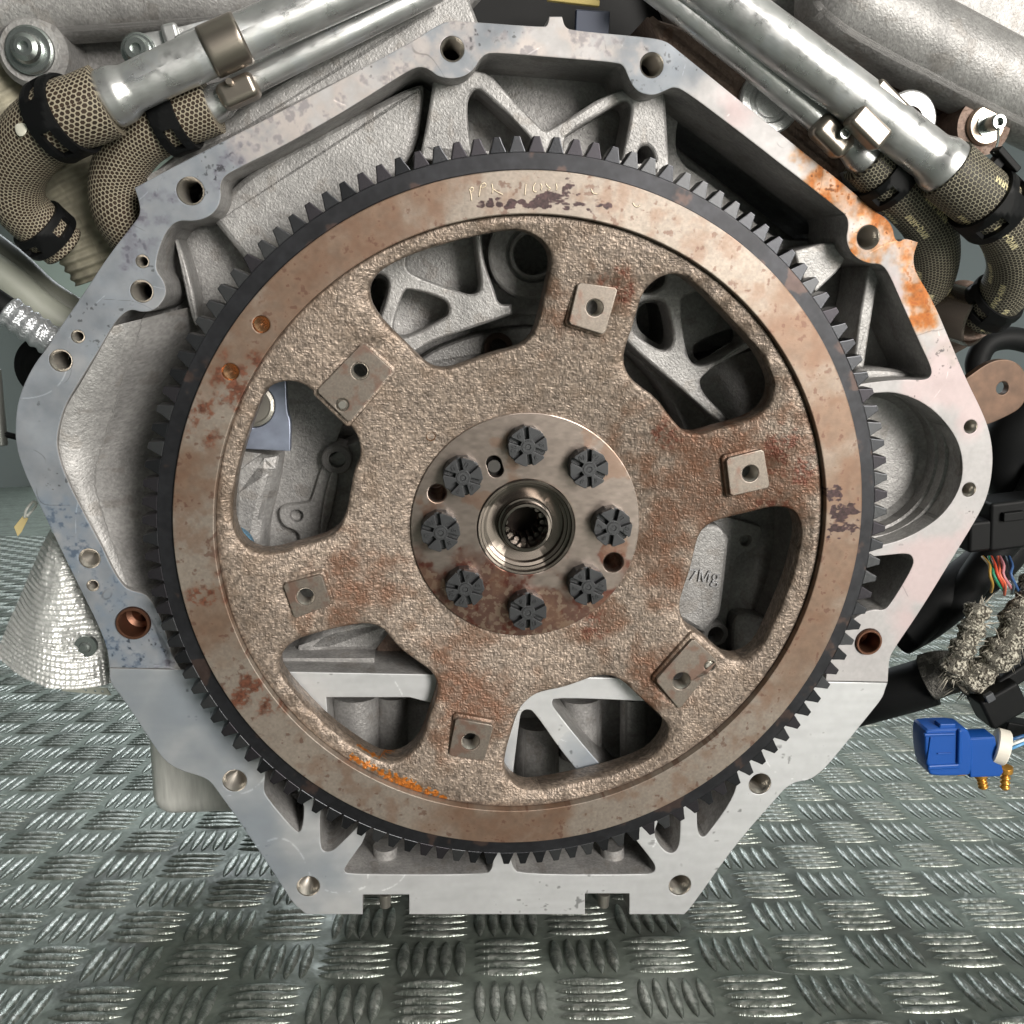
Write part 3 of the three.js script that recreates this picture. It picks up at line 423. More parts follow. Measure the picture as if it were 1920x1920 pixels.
// web with six windows
const WINDOWS = [
  [[692, 535], [701, 517], [722, 498], [784, 469], [888, 440], [961, 427], [988, 431], [1013, 444], [1030, 462], [1037, 487], [1032, 517], [1017, 581], [1005, 623], [990, 641], [972, 652], [920, 665], [878, 681], [847, 692], [822, 693], [801, 685], [774, 658], [722, 608], [699, 577], [691, 553]],
  [[1168, 675], [1173, 648], [1185, 615], [1196, 576], [1205, 549], [1221, 530], [1242, 516], [1265, 511], [1285, 515], [1309, 533], [1327, 549], [1362, 586], [1412, 639], [1435, 669], [1452, 705], [1456, 726], [1449, 755], [1428, 778], [1398, 792], [1354, 803], [1318, 814], [1300, 815], [1281, 809], [1260, 787], [1230, 746], [1194, 721], [1176, 702]],
  [[431, 969], [436, 917], [443, 879], [459, 823], [472, 786], [487, 748], [503, 724], [528, 714], [551, 714], [574, 722], [593, 738], [618, 760], [645, 785], [668, 810], [677, 836], [676, 860], [665, 883], [659, 915], [651, 960], [639, 991], [617, 1008], [593, 1017], [559, 1026], [528, 1036], [493, 1041], [464, 1032], [441, 1007]],
  [[1273, 1138], [1280, 1108], [1294, 1069], [1303, 1029], [1311, 1001], [1329, 982], [1361, 971], [1418, 957], [1448, 950], [1476, 951], [1494, 959], [1504, 980], [1507, 1005], [1499, 1045], [1489, 1085], [1472, 1128], [1452, 1174], [1432, 1215], [1411, 1233], [1389, 1241], [1369, 1238], [1353, 1227], [1325, 1200], [1294, 1181], [1279, 1162]],
  [[522, 1239], [530, 1222], [545, 1206], [569, 1194], [620, 1180], [672, 1170], [698, 1170], [717, 1178], [732, 1194], [749, 1215], [775, 1235], [806, 1256], [818, 1272], [822, 1290], [810, 1335], [797, 1377], [783, 1404], [758, 1426], [732, 1433], [704, 1427], [670, 1406], [618, 1369], [566, 1317], [530, 1275], [522, 1256]],
  [[944, 1436], [948, 1409], [957, 1377], [969, 1339], [980, 1321], [1001, 1303], [1022, 1296], [1054, 1290], [1081, 1281], [1107, 1271], [1128, 1266], [1150, 1268], [1170, 1278], [1196, 1303], [1231, 1335], [1251, 1356], [1256, 1370], [1251, 1390], [1236, 1412], [1213, 1430], [1160, 1450], [1107, 1464], [1054, 1475], [1001, 1484], [980, 1482], [961, 1470], [949, 1454]],
];
{
  const s = shapeOf(circlePts(0, 0, RIN - 0.0002, 240), [circlePts(0, 0, RHUB - 0.0035, 80), ...PADS.map(([, [x, y, r]]) => { const p = at(x, y, -0.0046); return circlePts(p.x, p.y, r * p.w + 0.0026, 20); }), ...WINDOWS.map((w) => chaikin(pts(w, onWeb), 1))]);
  const bv = 0.0019, dep = 0.013; let g = new THREE.ExtrudeGeometry(s, { depth: dep - bv, bevelEnabled: true, bevelSize: bv, bevelThickness: bv, bevelOffset: -bv * 0.85, bevelSegments: 5, curveSegments: 24, steps: 1 });
  g.translate(0, 0, -dep);
  g.deleteAttribute('normal'); g = new TessellateModifier(0.007, 9).modify(g);
  const p = g.attributes.position;
  for (let i = 0; i < p.count; i++) p.setZ(i, p.getZ(i) + zweb(Math.hypot(p.getX(i), p.getY(i))));
  g = toCreasedNormals(g, 0.75); uvPlanar(g); const gp = g.attributes.position, gn = g.attributes.normal, gu = g.attributes.uv; for (let i = 0; i < gp.count; i++) if (Math.abs(gn.getZ(i)) < 0.75) { const dz = gp.getZ(i) - zweb(Math.hypot(gp.getX(i), gp.getY(i))); gu.setXY(i, gu.getX(i) + dz * Math.sign(gn.getX(i)) * 0.8, gu.getY(i) + dz * Math.sign(gn.getY(i)) * 0.8); }
  part(wheel, 'web', g, mWeb);
}
// ring gear: body and teeth
const mGear = M({ map: planarW(tex(1024, (u, v) => { const n = fbm(u, v, 30, 5, 171), n2 = fbm(u, v, 150, 3, 173); let c = mul([0.18, 0.182, 0.195], 0.8 + 0.4 * n); c = mix3(c, [0.36, 0.28, 0.25], smooth(0.6, 0.7, fbm(u, v, 40, 4, 177)) * 0.6); return mul(c, 0.85 + 0.3 * n2); })), metalness: 0.65, roughness: 0.42 });
const tip0 = at(1006.9, 254, -0.0024), tph = Math.atan2(-tip0.x, tip0.y);
const mTooth = [0x333437, 0x3d3e41, 0x494a4c, 0x38363a].map((color, i) => M({ color, metalness: 0.8, roughness: 0.32 + 0.04 * i, bumpMap: rep(fineScratch, 0.02), bumpScale: 0.00006 }));
const ZG = -0.0024, NT = 128, pitch = 2 * Math.PI / NT;
const gear = part(wheel, 'ring_gear', uvPlanar(plate(ring(RROOT, R1 + 0.0002, 264), ZG, 0.0105, 0.0004)), mGear);
{
  const h = RTIP - RROOT, ph = RTIP * pitch;
  const prof = [[-0.44 * ph, -0.0002], [-0.41 * ph, 0.05 * h], [-0.375 * ph, 0.2 * h], [-0.27 * ph, 0.55 * h], [-0.19 * ph, 0.9 * h], [-0.155 * ph, h], [0.155 * ph, h], [0.19 * ph, 0.9 * h], [0.27 * ph, 0.55 * h], [0.375 * ph, 0.2 * h], [0.41 * ph, 0.05 * h], [0.44 * ph, -0.0002]].map(([x, y]) => V2(x, y + RROOT));
  const tg = plate(shapeOf(prof), ZG - 0.00012, 0.0102, 0.00045, 2, 0.4);
  for (let i = 0; i < NT; i++) { const m = part(gear, 'tooth', tg, mTooth[Math.floor(rnd() * 4)]); m.rotation.z = i * pitch + tph; }
}
// hub face with bolts
const mHub = M({ map: rep(tex(1024, (u, v) => {
  const n = fbm(u, v, 8, 5, 181), n2 = fbm(u, v, 50, 4, 187), w = fbm(u * 0.5, v, 60, 2, 189), x = u - 0.5, y = v - 0.5;
  let c = mul([0.57, 0.525, 0.495], 0.9 + 0.2 * w); const low = -y * 1.2 - x * 0.25 + 1.1 * (n - 0.5);
  c = mix3(c, mul([0.42, 0.29, 0.25], 0.85 + 0.35 * n2), smooth(0.05, 0.32, low) * 0.75); c = mix3(c, [0.62, 0.55, 0.48], smooth(0.2, 0.3, low) * smooth(0.52, 0.6, n2) * 0.7);
  c = mix3(c, [0.36, 0.15, 0.12], smooth(0.1, 0.2, low) * smooth(0.58, 0.72, fbm(u, v, 24, 4, 193)) * 0.5);
  c = mix3(c, [0.55, 0.43, 0.36], smooth(0.56, 0.64, n) * 0.5);
  return c;
}), 0.1112), metalness: 0.85, roughness: 0.30, bumpMap: rep(fineScratch, 0.05), bumpScale: 0.00003 });
mHub.map.offset.set(0.5, 0.5);
const HH = [[820, 925, 18], [1150, 1055, 19.5]].map(([x, y, r]) => { const p = at(x, y, ZH); return { p, r: r * p.w }; });
const slotP = at(928, 875, ZH), SR = 14.5 * slotP.w;
const slotOutline = []; for (let i = 0; i < 24; i++) { const a = i / 24 * Math.PI * 2; slotOutline.push(V2(slotP.x + SR * Math.cos(a) + (Math.sin(a) > 0 ? -0.0006 : 0.0006), slotP.y + SR * Math.sin(a) + (Math.sin(a) > 0 ? 0.0016 : -0.0016))); }
const hub = part(wheel, 'hub', uvPlanar(plate(shapeOf(circlePts(0, 0, RHUB, 160), [circlePts(0, 0, 0.0238, 100), ...HH.map((h) => circlePts(h.p.x, h.p.y, h.r, 32)), slotOutline]), ZH, 0.006, 0.0004)), mHub);
for (const h of HH) part(hub, 'dowel_hole', turned([[h.r, 0], [h.r - 0.0004, -0.0005], [h.r - 0.0004, -0.030], [0, -0.031]], 32).translate(h.p.x, h.p.y, ZH - 0.0002), mHub);
part(hub, 'locating_pin', cylZ(0.0030, 0.0030, 0.005).translate(slotP.x - 0.0003, slotP.y, ZH - 0.0035), M({ color: 0x5a5856, metalness: 0.8, roughness: 0.35 }));
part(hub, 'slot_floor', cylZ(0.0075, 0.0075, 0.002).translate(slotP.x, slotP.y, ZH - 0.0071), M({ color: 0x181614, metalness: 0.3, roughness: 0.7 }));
// pilot bearing in the crankshaft's end
const mPolish = M({ color: 0x756d66, metalness: 0.95, roughness: 0.27 });
const mPolishDark = M({ color: 0x77706a, metalness: 1, roughness: 0.2 });
const bear = part(wheel, 'crankshaft_end', turned([[0.0238, -0.006], [0.0238, 0.0006], [0.0233, 0.0010], [0.0222, 0.0010], [0.0219, 0.0004], [0.0219, -0.0016], [0.0206, -0.0020], [0.0204, -0.0034], [0.0190, -0.0040], [0.0188, -0.0075], [0.0150, -0.0085], [0.0128, -0.0085]], 120, 0.35).translate(0, 0, ZH), mPolish);
part(bear, 'bearing_sleeve', turned([[0.0136, -0.010], [0.0136, -0.0052], [0.0132, -0.0046], [0.0124, -0.0044], [0.0122, 0.0004], [0.0118, 0.0010], [0.0106, 0.0010], [0.0102, 0.0005], [0.0101, -0.008]], 96, 0.35).translate(0, 0, ZH), mPolishDark);
part(bear, 'bore', turned([[0.0101, -0.008], [0.0100, -0.030], [0, -0.032]], 64).translate(0, 0, ZH), M({ color: 0x3a322e, metalness: 0.7, roughness: 0.35 }));
for (let i = 0; i < 16; i++) { const a = i / 16 * 6.2832; part(bear, 'needle_roller', cylZ(0.0013, 0.0013, 0.012, 10).translate(0.0091 * Math.cos(a), 0.0091 * Math.sin(a), ZH - 0.016), mPolishDark); }
// the eight crankshaft bolts
const BOLTS = [[990, 838, 'topmost black crankshaft bolt of the ring of eight', 0.15], [1105, 880, 'black crankshaft bolt at the upper right of the hub', 0.05], [1150, 990, 'black crankshaft bolt right of the bearing', -0.15], [1103, 1101, 'black crankshaft bolt at the lower right of the hub', 0.12], [990, 1149, 'lowest black crankshaft bolt of the ring of eight', 0.02], [872, 1105, 'black crankshaft bolt at the lower left of the hub', 0.3], [826, 999, 'black crankshaft bolt left of the bearing', 0.2], [868, 896, 'black crankshaft bolt at the upper left, beside the slot', 0.25]];
const mBolt = M({ color: 0x404143, metalness: 0.5, roughness: 0.42, bumpMap: rep(fineScratch, 0.02), bumpScale: 0.00004 });

const BH = 0.0095, BR = 0.0094;
function boltHead() {
  const o = new THREE.Group(); const o2 = [];
  const N = 6, ri = 0.40 * BR, sw = 0.00125;
  for (let k = 0; k < N; k++) {
    const a0 = k / N * Math.PI * 2, a1 = (k + 1) / N * Math.PI * 2, am = (a0 + a1) / 2, d0 = Math.asin(sw / BR), di = Math.asin(sw / ri * 0.8);
    o2.push(V2(ri * Math.cos(a0 + di), ri * Math.sin(a0 + di)), V2(BR * 0.97 * Math.cos(a0 + d0), BR * 0.97 * Math.sin(a0 + d0)), V2(BR * 1.0 * Math.cos(a0 + 0.25), BR * 1.0 * Math.sin(a0 + 0.25)), V2(BR * 1.0 * Math.cos(a1 - 0.25), BR * 1.0 * Math.sin(a1 - 0.25)), V2(BR * 0.97 * Math.cos(a1 - d0), BR * 0.97 * Math.sin(a1 - d0)), V2(ri * Math.cos(a1 - di), ri * Math.sin(a1 - di)));
  }
  const head = plate(shapeOf(o2), BH, 0.0036, 0.0003, 2, 0.4);
  const dome = turned([[0.0031, -0.0002], [0.0028, 0.0004], [0.0014, 0.0006], [0.0011, 0.0002], [0, 0.0001]], 24, 0.5).translate(0, 0, BH);
  return { head: merge([head, dome]), base: turned([[BR * 0.99, 0], [BR * 0.99, BH - 0.0036], [BR * 0.93, BH - 0.0033], [0, BH - 0.0034]], 12, 0.3) };
}
const bh = boltHead();
const marks = ['9', '10', 'U', '6', '8'].map((s) => letters(s, 0.0023, 0.0006, bold));
BOLTS.forEach(([px, py, lab, rot], bi) => {
  const p = at(px, py, ZH + BH); const b = part(wheel, 'crankshaft_bolt', bh.base, mBolt, lab); b.position.set(p.x, p.y, ZH);
  b.rotation.z = rot + Math.PI / 2; part(b, 'bolt_head', bh.head, mBolt);
  for (let k = 0; k < 6; k++) { if ((k + bi) % 3 === 2) continue; const m = part(b, 'raised_mark', marks[(k + bi) % 5], mBolt); const a = (k + 0.5) / 6 * Math.PI * 2; m.position.set(0.0065 * Math.cos(a), 0.0065 * Math.sin(a), BH - 0.00005); m.rotation.z = a + 1.2; }
});
// mounting pads
const mPad = M({ map: rep(tex(256, (u, v) => { const n = fbm(u, v, 8, 5, 201); return mix3(mul([0.50, 0.465, 0.43], 0.9 + 0.2 * fbm(u, v, 60, 2, 203)), [0.47, 0.35, 0.30], smooth(0.45, 0.70, n) * 0.6); }), 0.04), metalness: 0.5, roughness: 0.42, bumpMap: rep(fineScratch, 0.03), bumpScale: 0.00003 });
for (const [q, [hx, hy, hr], pin, lab] of PADS) {
  const z = -0.0046; const sh = pts(q.map((a) => [...a, 0]), z); const c = at(hx, hy, z), r = hr * c.w; const cr = [];
  for (let i = 0; i < 4; i++) { const a = sh[i], b = sh[(i + 1) % 4], pr = sh[(i + 3) % 4]; const k = 0.0012; cr.push(a.clone().lerp(pr, k / a.distanceTo(pr)), a.clone().lerp(b, k / a.distanceTo(b))); }
  const holes = [circlePts(c.x, c.y, r, 32)]; let pp; if (pin) { pp = at(pin[0], pin[1], z); pp.r = pin[2] * pp.w; holes.push(circlePts(pp.x, pp.y, pp.r, 28)); }
  const m = part(wheel, 'mounting_pad', uvPlanar(plate(shapeOf(cr, holes), z, 0.0125, 0.0005)), mPad, lab);
  threadedHole(m, c, r, z - 0.0001, 0.011, false, mThread);
  // cast foot round the pad
  const foot = cr.map((v) => { const d = v.clone().sub(c); return V2(c.x + d.x * 1.13, c.y + d.y * 1.13); });
  part(m, 'pad_foot', uvPlanar(plate(shapeOf(foot, [circlePts(c.x, c.y, r + 0.001, 24), ...(pin ? [circlePts(pp.x, pp.y, pp.r + 0.0006, 20)] : [])]), z - 0.0022, 0.012, 0.0016, 3, 0.8)), mWeb);
  if (pin) part(m, 'dowel_pin', turned([[pp.r, 0.0], [pp.r - 0.0003, -0.0004], [pp.r - 0.0003, -0.0015], [pp.r * 0.82, -0.0015], [pp.r * 0.80, pin[2] > 11 ? 0.0003 : -0.0008], [pp.r * 0.6, pin[2] > 11 ? 0.0009 : -0.0004], [0, pin[2] > 11 ? 0.0010 : -0.0003]], 32, 0.4).translate(pp.x, pp.y, z - 0.0001), mThread);
}
// small dimple beside the hub
{ const p = onWeb(808, 818); part(wheel, 'centre_mark', turned([[0.0022, 0.0004], [0.0018, -0.0004], [0.0008, -0.0012], [0, -0.0013]], 20).translate(p.x, p.y, p.z + 0.0002), mDimple); }
place(wheel);
// ---------------------------------------------------------------- pipes, hoses and castings round the block
const mPipe = M({ color: 0xd2d4d6, metalness: 0.8, roughness: 0.62, roughnessMap: rep(tex(256, (u, v) => 0.30 + 0.75 * fbm(u, v, 7, 5, 601) * smooth(0.2, 0.8, fbm(u, v, 20, 3, 603) + 0.2), false), 0.07), map: rep(tex(256, (u, v) => mul([1, 0.995, 0.985], 0.86 + 0.22 * fbm(u, v, 9, 5, 605))), 0.08), bumpMap: rep(fineScratch, 0.06), bumpScale: 0.00005 });
const mClip = M({ color: 0xa39a90, metalness: 0.9, roughness: 0.3 });
const mScrew = M({ color: 0xb0b6b4, metalness: 0.9, roughness: 0.24 });
const mRubber = new THREE.MeshPhysicalMaterial({ color: 0x121314, roughness: 0.6, specularIntensity: 0.4 });
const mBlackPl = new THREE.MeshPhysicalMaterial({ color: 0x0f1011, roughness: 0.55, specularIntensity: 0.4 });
const mWrap = M({ map: rep(tex(256, (u, v) => mul([0.62, 0.60, 0.53], 0.8 + 0.4 * fbm(u, v, 12, 5, 301))), 0.05), roughness: 0.9 });
const P = (px, py, z) => { const p = at(px, py, z); return V3(p.x, p.y, p.z); };
const path = (l) => l.map(([x, y, z]) => P(x, y, z));
// braided hose skin: dark cells in a woven net
function netTex(net, cell, gap, text) {
  const W = 1024, H = 512, c = document.createElement('canvas'); c.width = W; c.height = H; const g = c.getContext('2d');
  const b = document.createElement('canvas'); b.width = W; b.height = H; const gb = b.getContext('2d');
  g.fillStyle = net; g.fillRect(0, 0, W, H); gb.fillStyle = '#fff'; gb.fillRect(0, 0, W, H);
  const nx = 32, ny = 20, dx = W / nx, dy = H / ny;
  let s0 = seed;
  for (let j = -1; j <= ny; j++) for (let i = -1; i <= nx; i++) {
    const x = (i + (((j % 2) + 2) % 2) * 0.5) * dx, y = j * dy + dy / 2; const hx = HT[(((i + nx) % nx) * 131 + ((j + ny) % ny) * 977) & 65535];
    for (const [q, col] of [[g, cell(hx)], [gb, '#000']]) { q.fillStyle = col; q.beginPath(); for (let k = 0; k < 6; k++) { const a = k / 6 * Math.PI * 2 + Math.PI / 6, r = gap * (0.94 + 0.12 * hx); const X = x + Math.cos(a) * dx * 0.56 * r, Y = y + Math.sin(a) * dy * 0.64 * r; k ? q.lineTo(X, Y) : q.moveTo(X, Y); } q.closePath(); q.fill(); }
  }
  if (text) { g.fillStyle = '#efe3b4'; g.font = 'bold 66px sans-serif'; for (const [x, y] of [[60, 120], [560, 380], [300, 250], [780, 70]]) { g.save(); g.translate(x + 300, y); g.scale(-1, 1); g.fillText(text, 0, 0); g.restore(); } }
  const mk = (cv, srgb) => { const t = new THREE.CanvasTexture(cv); t.wrapS = t.wrapT = THREE.RepeatWrapping; if (srgb) t.colorSpace = THREE.SRGBColorSpace; return t; };
  return [mk(c, true), mk(b, false)];
}
function hoseMat(net, text, per) {
  const t = netTex(...net, text); for (const q of t) { q.repeat.set(1 / per, 1 / (per * 0.55)); }
  return M({ map: t[0], bumpMap: t[1], bumpScale: 0.0004, metalness: 0.0, roughness: 0.6 });
}
const mHoseL = hoseMat(['#a39a86', (h) => `rgb(${44 + 20 * h | 0},${34 + 16 * h | 0},${26 + 12 * h | 0})`, 0.74], null, 0.062);
const mHoseR = hoseMat(['#a19b86', (h) => `rgb(${44 + 18 * h | 0},${41 + 16 * h | 0},${36 + 12 * h | 0})`, 0.84], 'MVQ-ARM', 0.058);
// a tapering flared pipe end
function pipe(name, label, pl, r, clips, flare = 0.0020) {
  const t = thing(name, label, 'pipe'); const p = path(pl), c = new THREE.CatmullRomCurve3(p, false, 'centripetal'); const L = c.getLength();
  part(t, 'tube', sweep(p, (k) => r + flare * smooth(0.013, 0.006, k * L) - 0.001 * smooth(0.0016, 0, k * L), 160, 40, true, c), mPipe);
  return { t, c, L };
}
function band(parent, name, c, L, s0, s1, r, mat, label, n = 12, seg = 48, a0 = 0, a1 = 6.2832) { // a collar round a pipe between two lengths
  const t0 = s0 / L, t1 = s1 / L; const sub = []; for (let i = 0; i <= 6; i++) sub.push(c.getPointAt(lerp(t0, t1, i / 6)));
  return part(parent, name, sweep(sub, (k) => r * (1 - 0.03 * Math.max(smooth(0.06, 0, k), smooth(0.94, 1, k))), n, seg), mat, label);
}
// ---- left pair
const LP = pipe('coolant_pipe', 'wide bright aluminium pipe rising from the left hose across the top left corner', [[197, 190, -0.004], [300, 140, -0.004], [420, 86, -0.005], [600, 6, -0.008], [800, -84, -0.012]], 0.0095, 0);
{
  const t = LP.t;
  const q = at(428, 138, 0.0055);
  const s = band(t, 'pipe_clip', LP.c, LP.L, 0.046, 0.062, 0.0104, mClip, 'brown nickel clip wrapped round both pipes');
  const e = at(448, 172, -0.012);
  part(s, 'clip_hook', [uvBox(box(0.017, 0.0105, 0.012, 0.003).rotateZ(0.43).translate(e.x, e.y, -0.012)), cylZ(0.0016, 0.0013, 0.003).translate(at(430, 153, -0.004).x, at(430, 153, -0.004).y, -0.004)], mClip);
  // bracket lug with its bolt, behind the pipe
  const b = at(262, 97, -0.022);
  const br = part(t, 'pipe_bracket', [uvBox(plate(shapeOf(chaikin(pts([[235, 70], [265, 62], [330, 52], [405, 32], [418, 44], [410, 70], [330, 110], [280, 130], [245, 122], [232, 100]], -0.022), 1)), -0.022, 0.002, 0.0004)), uvBox(box(0.019, 0.005, 0.0035, 0.001).rotateZ(0.44).translate(at(372, 62, -0.017).x, at(372, 62, -0.017).y, -0.017)), uvBox(box(0.007, 0.010, 0.004, 0.0018).rotateZ(0.25).translate(at(322, 68, -0.019).x, at(322, 68, -0.019).y, -0.019))], mPipe);
  part(br, 'bracket_bolt', [turned([[0.0072, -0.002], [0.0072, 0.001], [0.0064, 0.0016], [0.0055, 0.0017], [0.0052, 0.0045], [0.0042, 0.0056], [0.0022, 0.0056], [0.002, 0.0035], [0, 0.0035]], 32, 0.4).translate(b.x, b.y, -0.021)], mScrew);
}
place(LP.t);
const LQ = pipe('coolant_pipe', 'narrow aluminium pipe tucked under the wide left pipe', [[388, 205, -0.020], [440, 172, -0.020], [473, 150, -0.020], [640, 66, -0.020], [820, -24, -0.024]], 0.0060, 0, 0.0016);
place(LQ.t);
// ---- right pair
const RP = pipe('coolant_pipe', 'wide shining aluminium pipe running down to the right hose', [[1783, 322, -0.002], [1700, 258, -0.003], [1600, 180, -0.004], [1480, 92, -0.006], [1340, -10, -0.012], [1240, -84, -0.014]], 0.0107, 0);
{
  const e = at(1562, 255, -0.010), f = at(1629, 240, 0.004), h = at(1662, 185, -0.002);
  const s = part(RP.t, 'pipe_clip', [uvBox(box(0.019, 0.0105, 0.010, 0.0022).rotateZ(-0.66).translate(at(1625, 240, 0.001).x, at(1625, 240, 0.001).y, 0.0015)), uvBox(box(0.020, 0.012, 0.012, 0.004).rotateZ(-0.66).translate(e.x, e.y, -0.012))], mClip, 'dull steel clip holding the two right pipes together');
  part(s, 'clip_pin', turned([[0.0024, -0.002], [0.0024, 0.001], [0.0016, 0.0012], [0.0014, 0], [0, 0]], 20).translate(at(1583, 250, -0.004).x, at(1583, 250, -0.004).y, -0.0035), mScrew);
  part(RP.t, 'clip_tab', uvBox(box(0.018, 0.0055, 0.010, 0.0018).rotateZ(-0.66).translate(h.x, h.y, -0.0005)), mClip);
  part(RP.t, 'pipe_washer', turned([[0.013, -0.003], [0.013, 0], [0.012, 0.001], [0.006, 0.001]], 40).translate(at(1705, 225, -0.020).x, at(1705, 225, -0.020).y, -0.02), mPipe);
}
place(RP.t);
const RQ = pipe('coolant_pipe', 'narrow aluminium pipe below the wide right pipe', [[1632, 306, -0.016], [1590, 272, -0.016], [1540, 228, -0.016], [1420, 128, -0.016], [1290, 26, -0.018], [1200, -44, -0.02]], 0.0064, 0, 0.0016);
place(RQ.t);
{ const q = at(1452, 186, -0.022); const t = thing('round_plug', 'bright round plug half hidden behind the right pipes', 'plug'); part(t, 'plug_ring', turned([[0.0145, -0.012], [0.0145, -0.001], [0.0135, 0], [0.0098, 0], [0.009, -0.0014], [0.0075, -0.0014], [0.007, 0], [0, 0]], 48, 0.4).translate(q.x, q.y, -0.026), mPipe); place(t); }
// ---- hoses with spring clamps
function hose(label, pl, r, mat, clamps) {
  const t = thing('braided_hose', label, 'hose'); const p = path(pl), c = new THREE.CatmullRomCurve3(p, false, 'centripetal'), L = c.getLength();
  part(t, 'hose_skin', sweep(p, r, 120, 48, true, c), mat);
  const rf = typeof r === 'function' ? r : () => r;
  for (const [k, w, lab] of clamps) {
    const u = (i) => c.getPointAt(clamp(k + (i - 3) / 6 * w / L)); const sub = [0, 1, 2, 3, 4, 5, 6].map(u); const R = rf(k) + 0.0013;
    const cl = part(t, 'hose_clamp', clampBand(sub, R, w), mBlackPl, lab);
  }
  return t;
}
function clampBand(sub, R, w) { // band with windows cut through it
  const c = new THREE.CatmullRomCurve3(sub), n = 10, seg = 64; const T = c.getTangentAt(0.5), N = V3(0, 0, 1).sub(T.clone().multiplyScalar(T.z)).normalize(), B = T.clone().cross(N);
  const pos = [], idx = []; const ring = [];
  for (let l = 0; l < 2; l++) for (let i = 0; i <= n; i++) for (let j = 0; j < seg; j++) { const a = j / seg * 6.2832, q = c.getPointAt(i / n), r = R + (l ? 0.0012 : -0.0012) * (i === 0 || i === n ? 0.6 : 1); q.addScaledVector(N, r * Math.cos(a)).addScaledVector(B, r * Math.sin(a)); pos.push(q.x, q.y, q.z); }
  const id = (l, i, j) => l * (n + 1) * seg + i * seg + ((j + seg) % seg);
  const solid = (i, j) => { if (i < 0 || i >= n) return false; j = (j + seg) % seg; const win = (j % 16 >= 4 && j % 16 <= 11); return !(win && i >= 3 && i <= 6); };
  const quad = (a, b, d, e) => idx.push(a, b, d, a, d, e);
  for (let i = 0; i < n; i++) for (let j = 0; j < seg; j++) {
    if (!solid(i, j)) continue;
    quad(id(1, i, j), id(1, i, j + 1), id(1, i + 1, j + 1), id(1, i + 1, j)); quad(id(0, i, j), id(0, i + 1, j), id(0, i + 1, j + 1), id(0, i, j + 1));
    if (!solid(i - 1, j)) quad(id(0, i, j), id(0, i, j + 1), id(1, i, j + 1), id(1, i, j));
    if (!solid(i + 1, j)) quad(id(1, i + 1, j), id(1, i + 1, j + 1), id(0, i + 1, j + 1), id(0, i + 1, j));
    if (!solid(i, j - 1)) quad(id(1, i, j), id(1, i + 1, j), id(0, i + 1, j), id(0, i, j));
    if (!solid(i, j + 1)) quad(id(0, i, j + 1), id(0, i + 1, j + 1), id(1, i + 1, j + 1), id(1, i, j + 1));
  }
  const g = new THREE.BufferGeometry(); g.setAttribute('position', new THREE.Float32BufferAttribute(pos, 3)); g.setIndex(idx); const h = g.toNonIndexed(); h.computeVertexNormals(); const o = toCreasedNormals(h, 0.6); return uvBox(o);
}
{
  const t = hose('thick brass coloured mesh hose at the far left with a white dot on it', [[200, 189, -0.005], [165, 204, -0.005], [115, 222, -0.007], [62, 262, -0.016], [28, 320, -0.026], [32, 375, -0.034], [70, 420, -0.042], [118, 462, -0.050]], (k) => lerp(0.0142, 0.0108, smooth(0.35, 1, k)), mHoseL, [[0.20, 0.0125, 'black clamp with slots at the pipe end of the left hose'], [0.90, 0.011]]);
  // painted dot
  const d = P(40, 236, 0.0020); const dot = part(t, 'white_dot', new THREE.SphereGeometry(0.0036, 20, 12).scale(1, 1.15, 0.16).rotateY(-0.5).rotateX(-0.2).translate(d.x, d.y, d.z), M({ color: 0xe8e6d6, roughness: 0.6 }));
  place(t);
}
{
  const t = hose('brass coloured mesh hose hanging from the narrow left pipe behind the clamp', [[398, 197, -0.021], [355, 214, -0.022], [310, 232, -0.024], [255, 270, -0.030], [222, 325, -0.036], [220, 385, -0.042], [250, 440, -0.052], [300, 480, -0.064]], 0.0119, mHoseL, [[0.17, 0.0115, 'black clamp below the wide left pipe']]);
  place(t);
}
{
  const t = hose('mesh covered hose with pale lettering bending down at the upper right', [[1772, 316, -0.003], [1800, 340, -0.003], [1846, 378, -0.005], [1893, 432, -0.012], [1905, 495, -0.022], [1880, 550, -0.034], [1832, 592, -0.048]], (k) => lerp(0.0140, 0.0118, smooth(0.4, 1, k)), mHoseR, [[0.27, 0.0145, 'black slotted clamp on the hose with the lettering'], [0.9, 0.012]]);
  place(t);
}
{
  const t = hose('darker mesh covered hose looping behind the lettered hose at the right', [[1622, 296, -0.018], [1656, 330, -0.020], [1700, 372, -0.024], [1742, 425, -0.032], [1752, 485, -0.044], [1735, 540, -0.058], [1700, 585, -0.07]], 0.0120, mHoseR, [[0.13, 0.0125, 'black clamp where the darker right hose meets its pipe']]);
  place(t);
}
{ // wire clip standing off the right clamp
  const t = thing('clamp_key', 'small black plastic key standing off the right hose clamp on a wire', 'clip');
  const a = P(1885, 300, 0.002); part(t, 'key_body', [uvBox(box(0.014, 0.003, 0.007, 0.0006).rotateZ(-0.7).translate(a.x, a.y, a.z)), uvBox(box(0.005, 0.009, 0.006, 0.0006).rotateZ(-0.7).translate(P(1862, 312, 0).x, P(1862, 312, 0).y, 0))], mBlackPl);
  part(t, 'wire', sweep(path([[1872, 240, -0.004], [1871, 265, -0.001], [1864, 288, 0.002]]), 0.0006, 12, 8), mScrew); place(t);
}
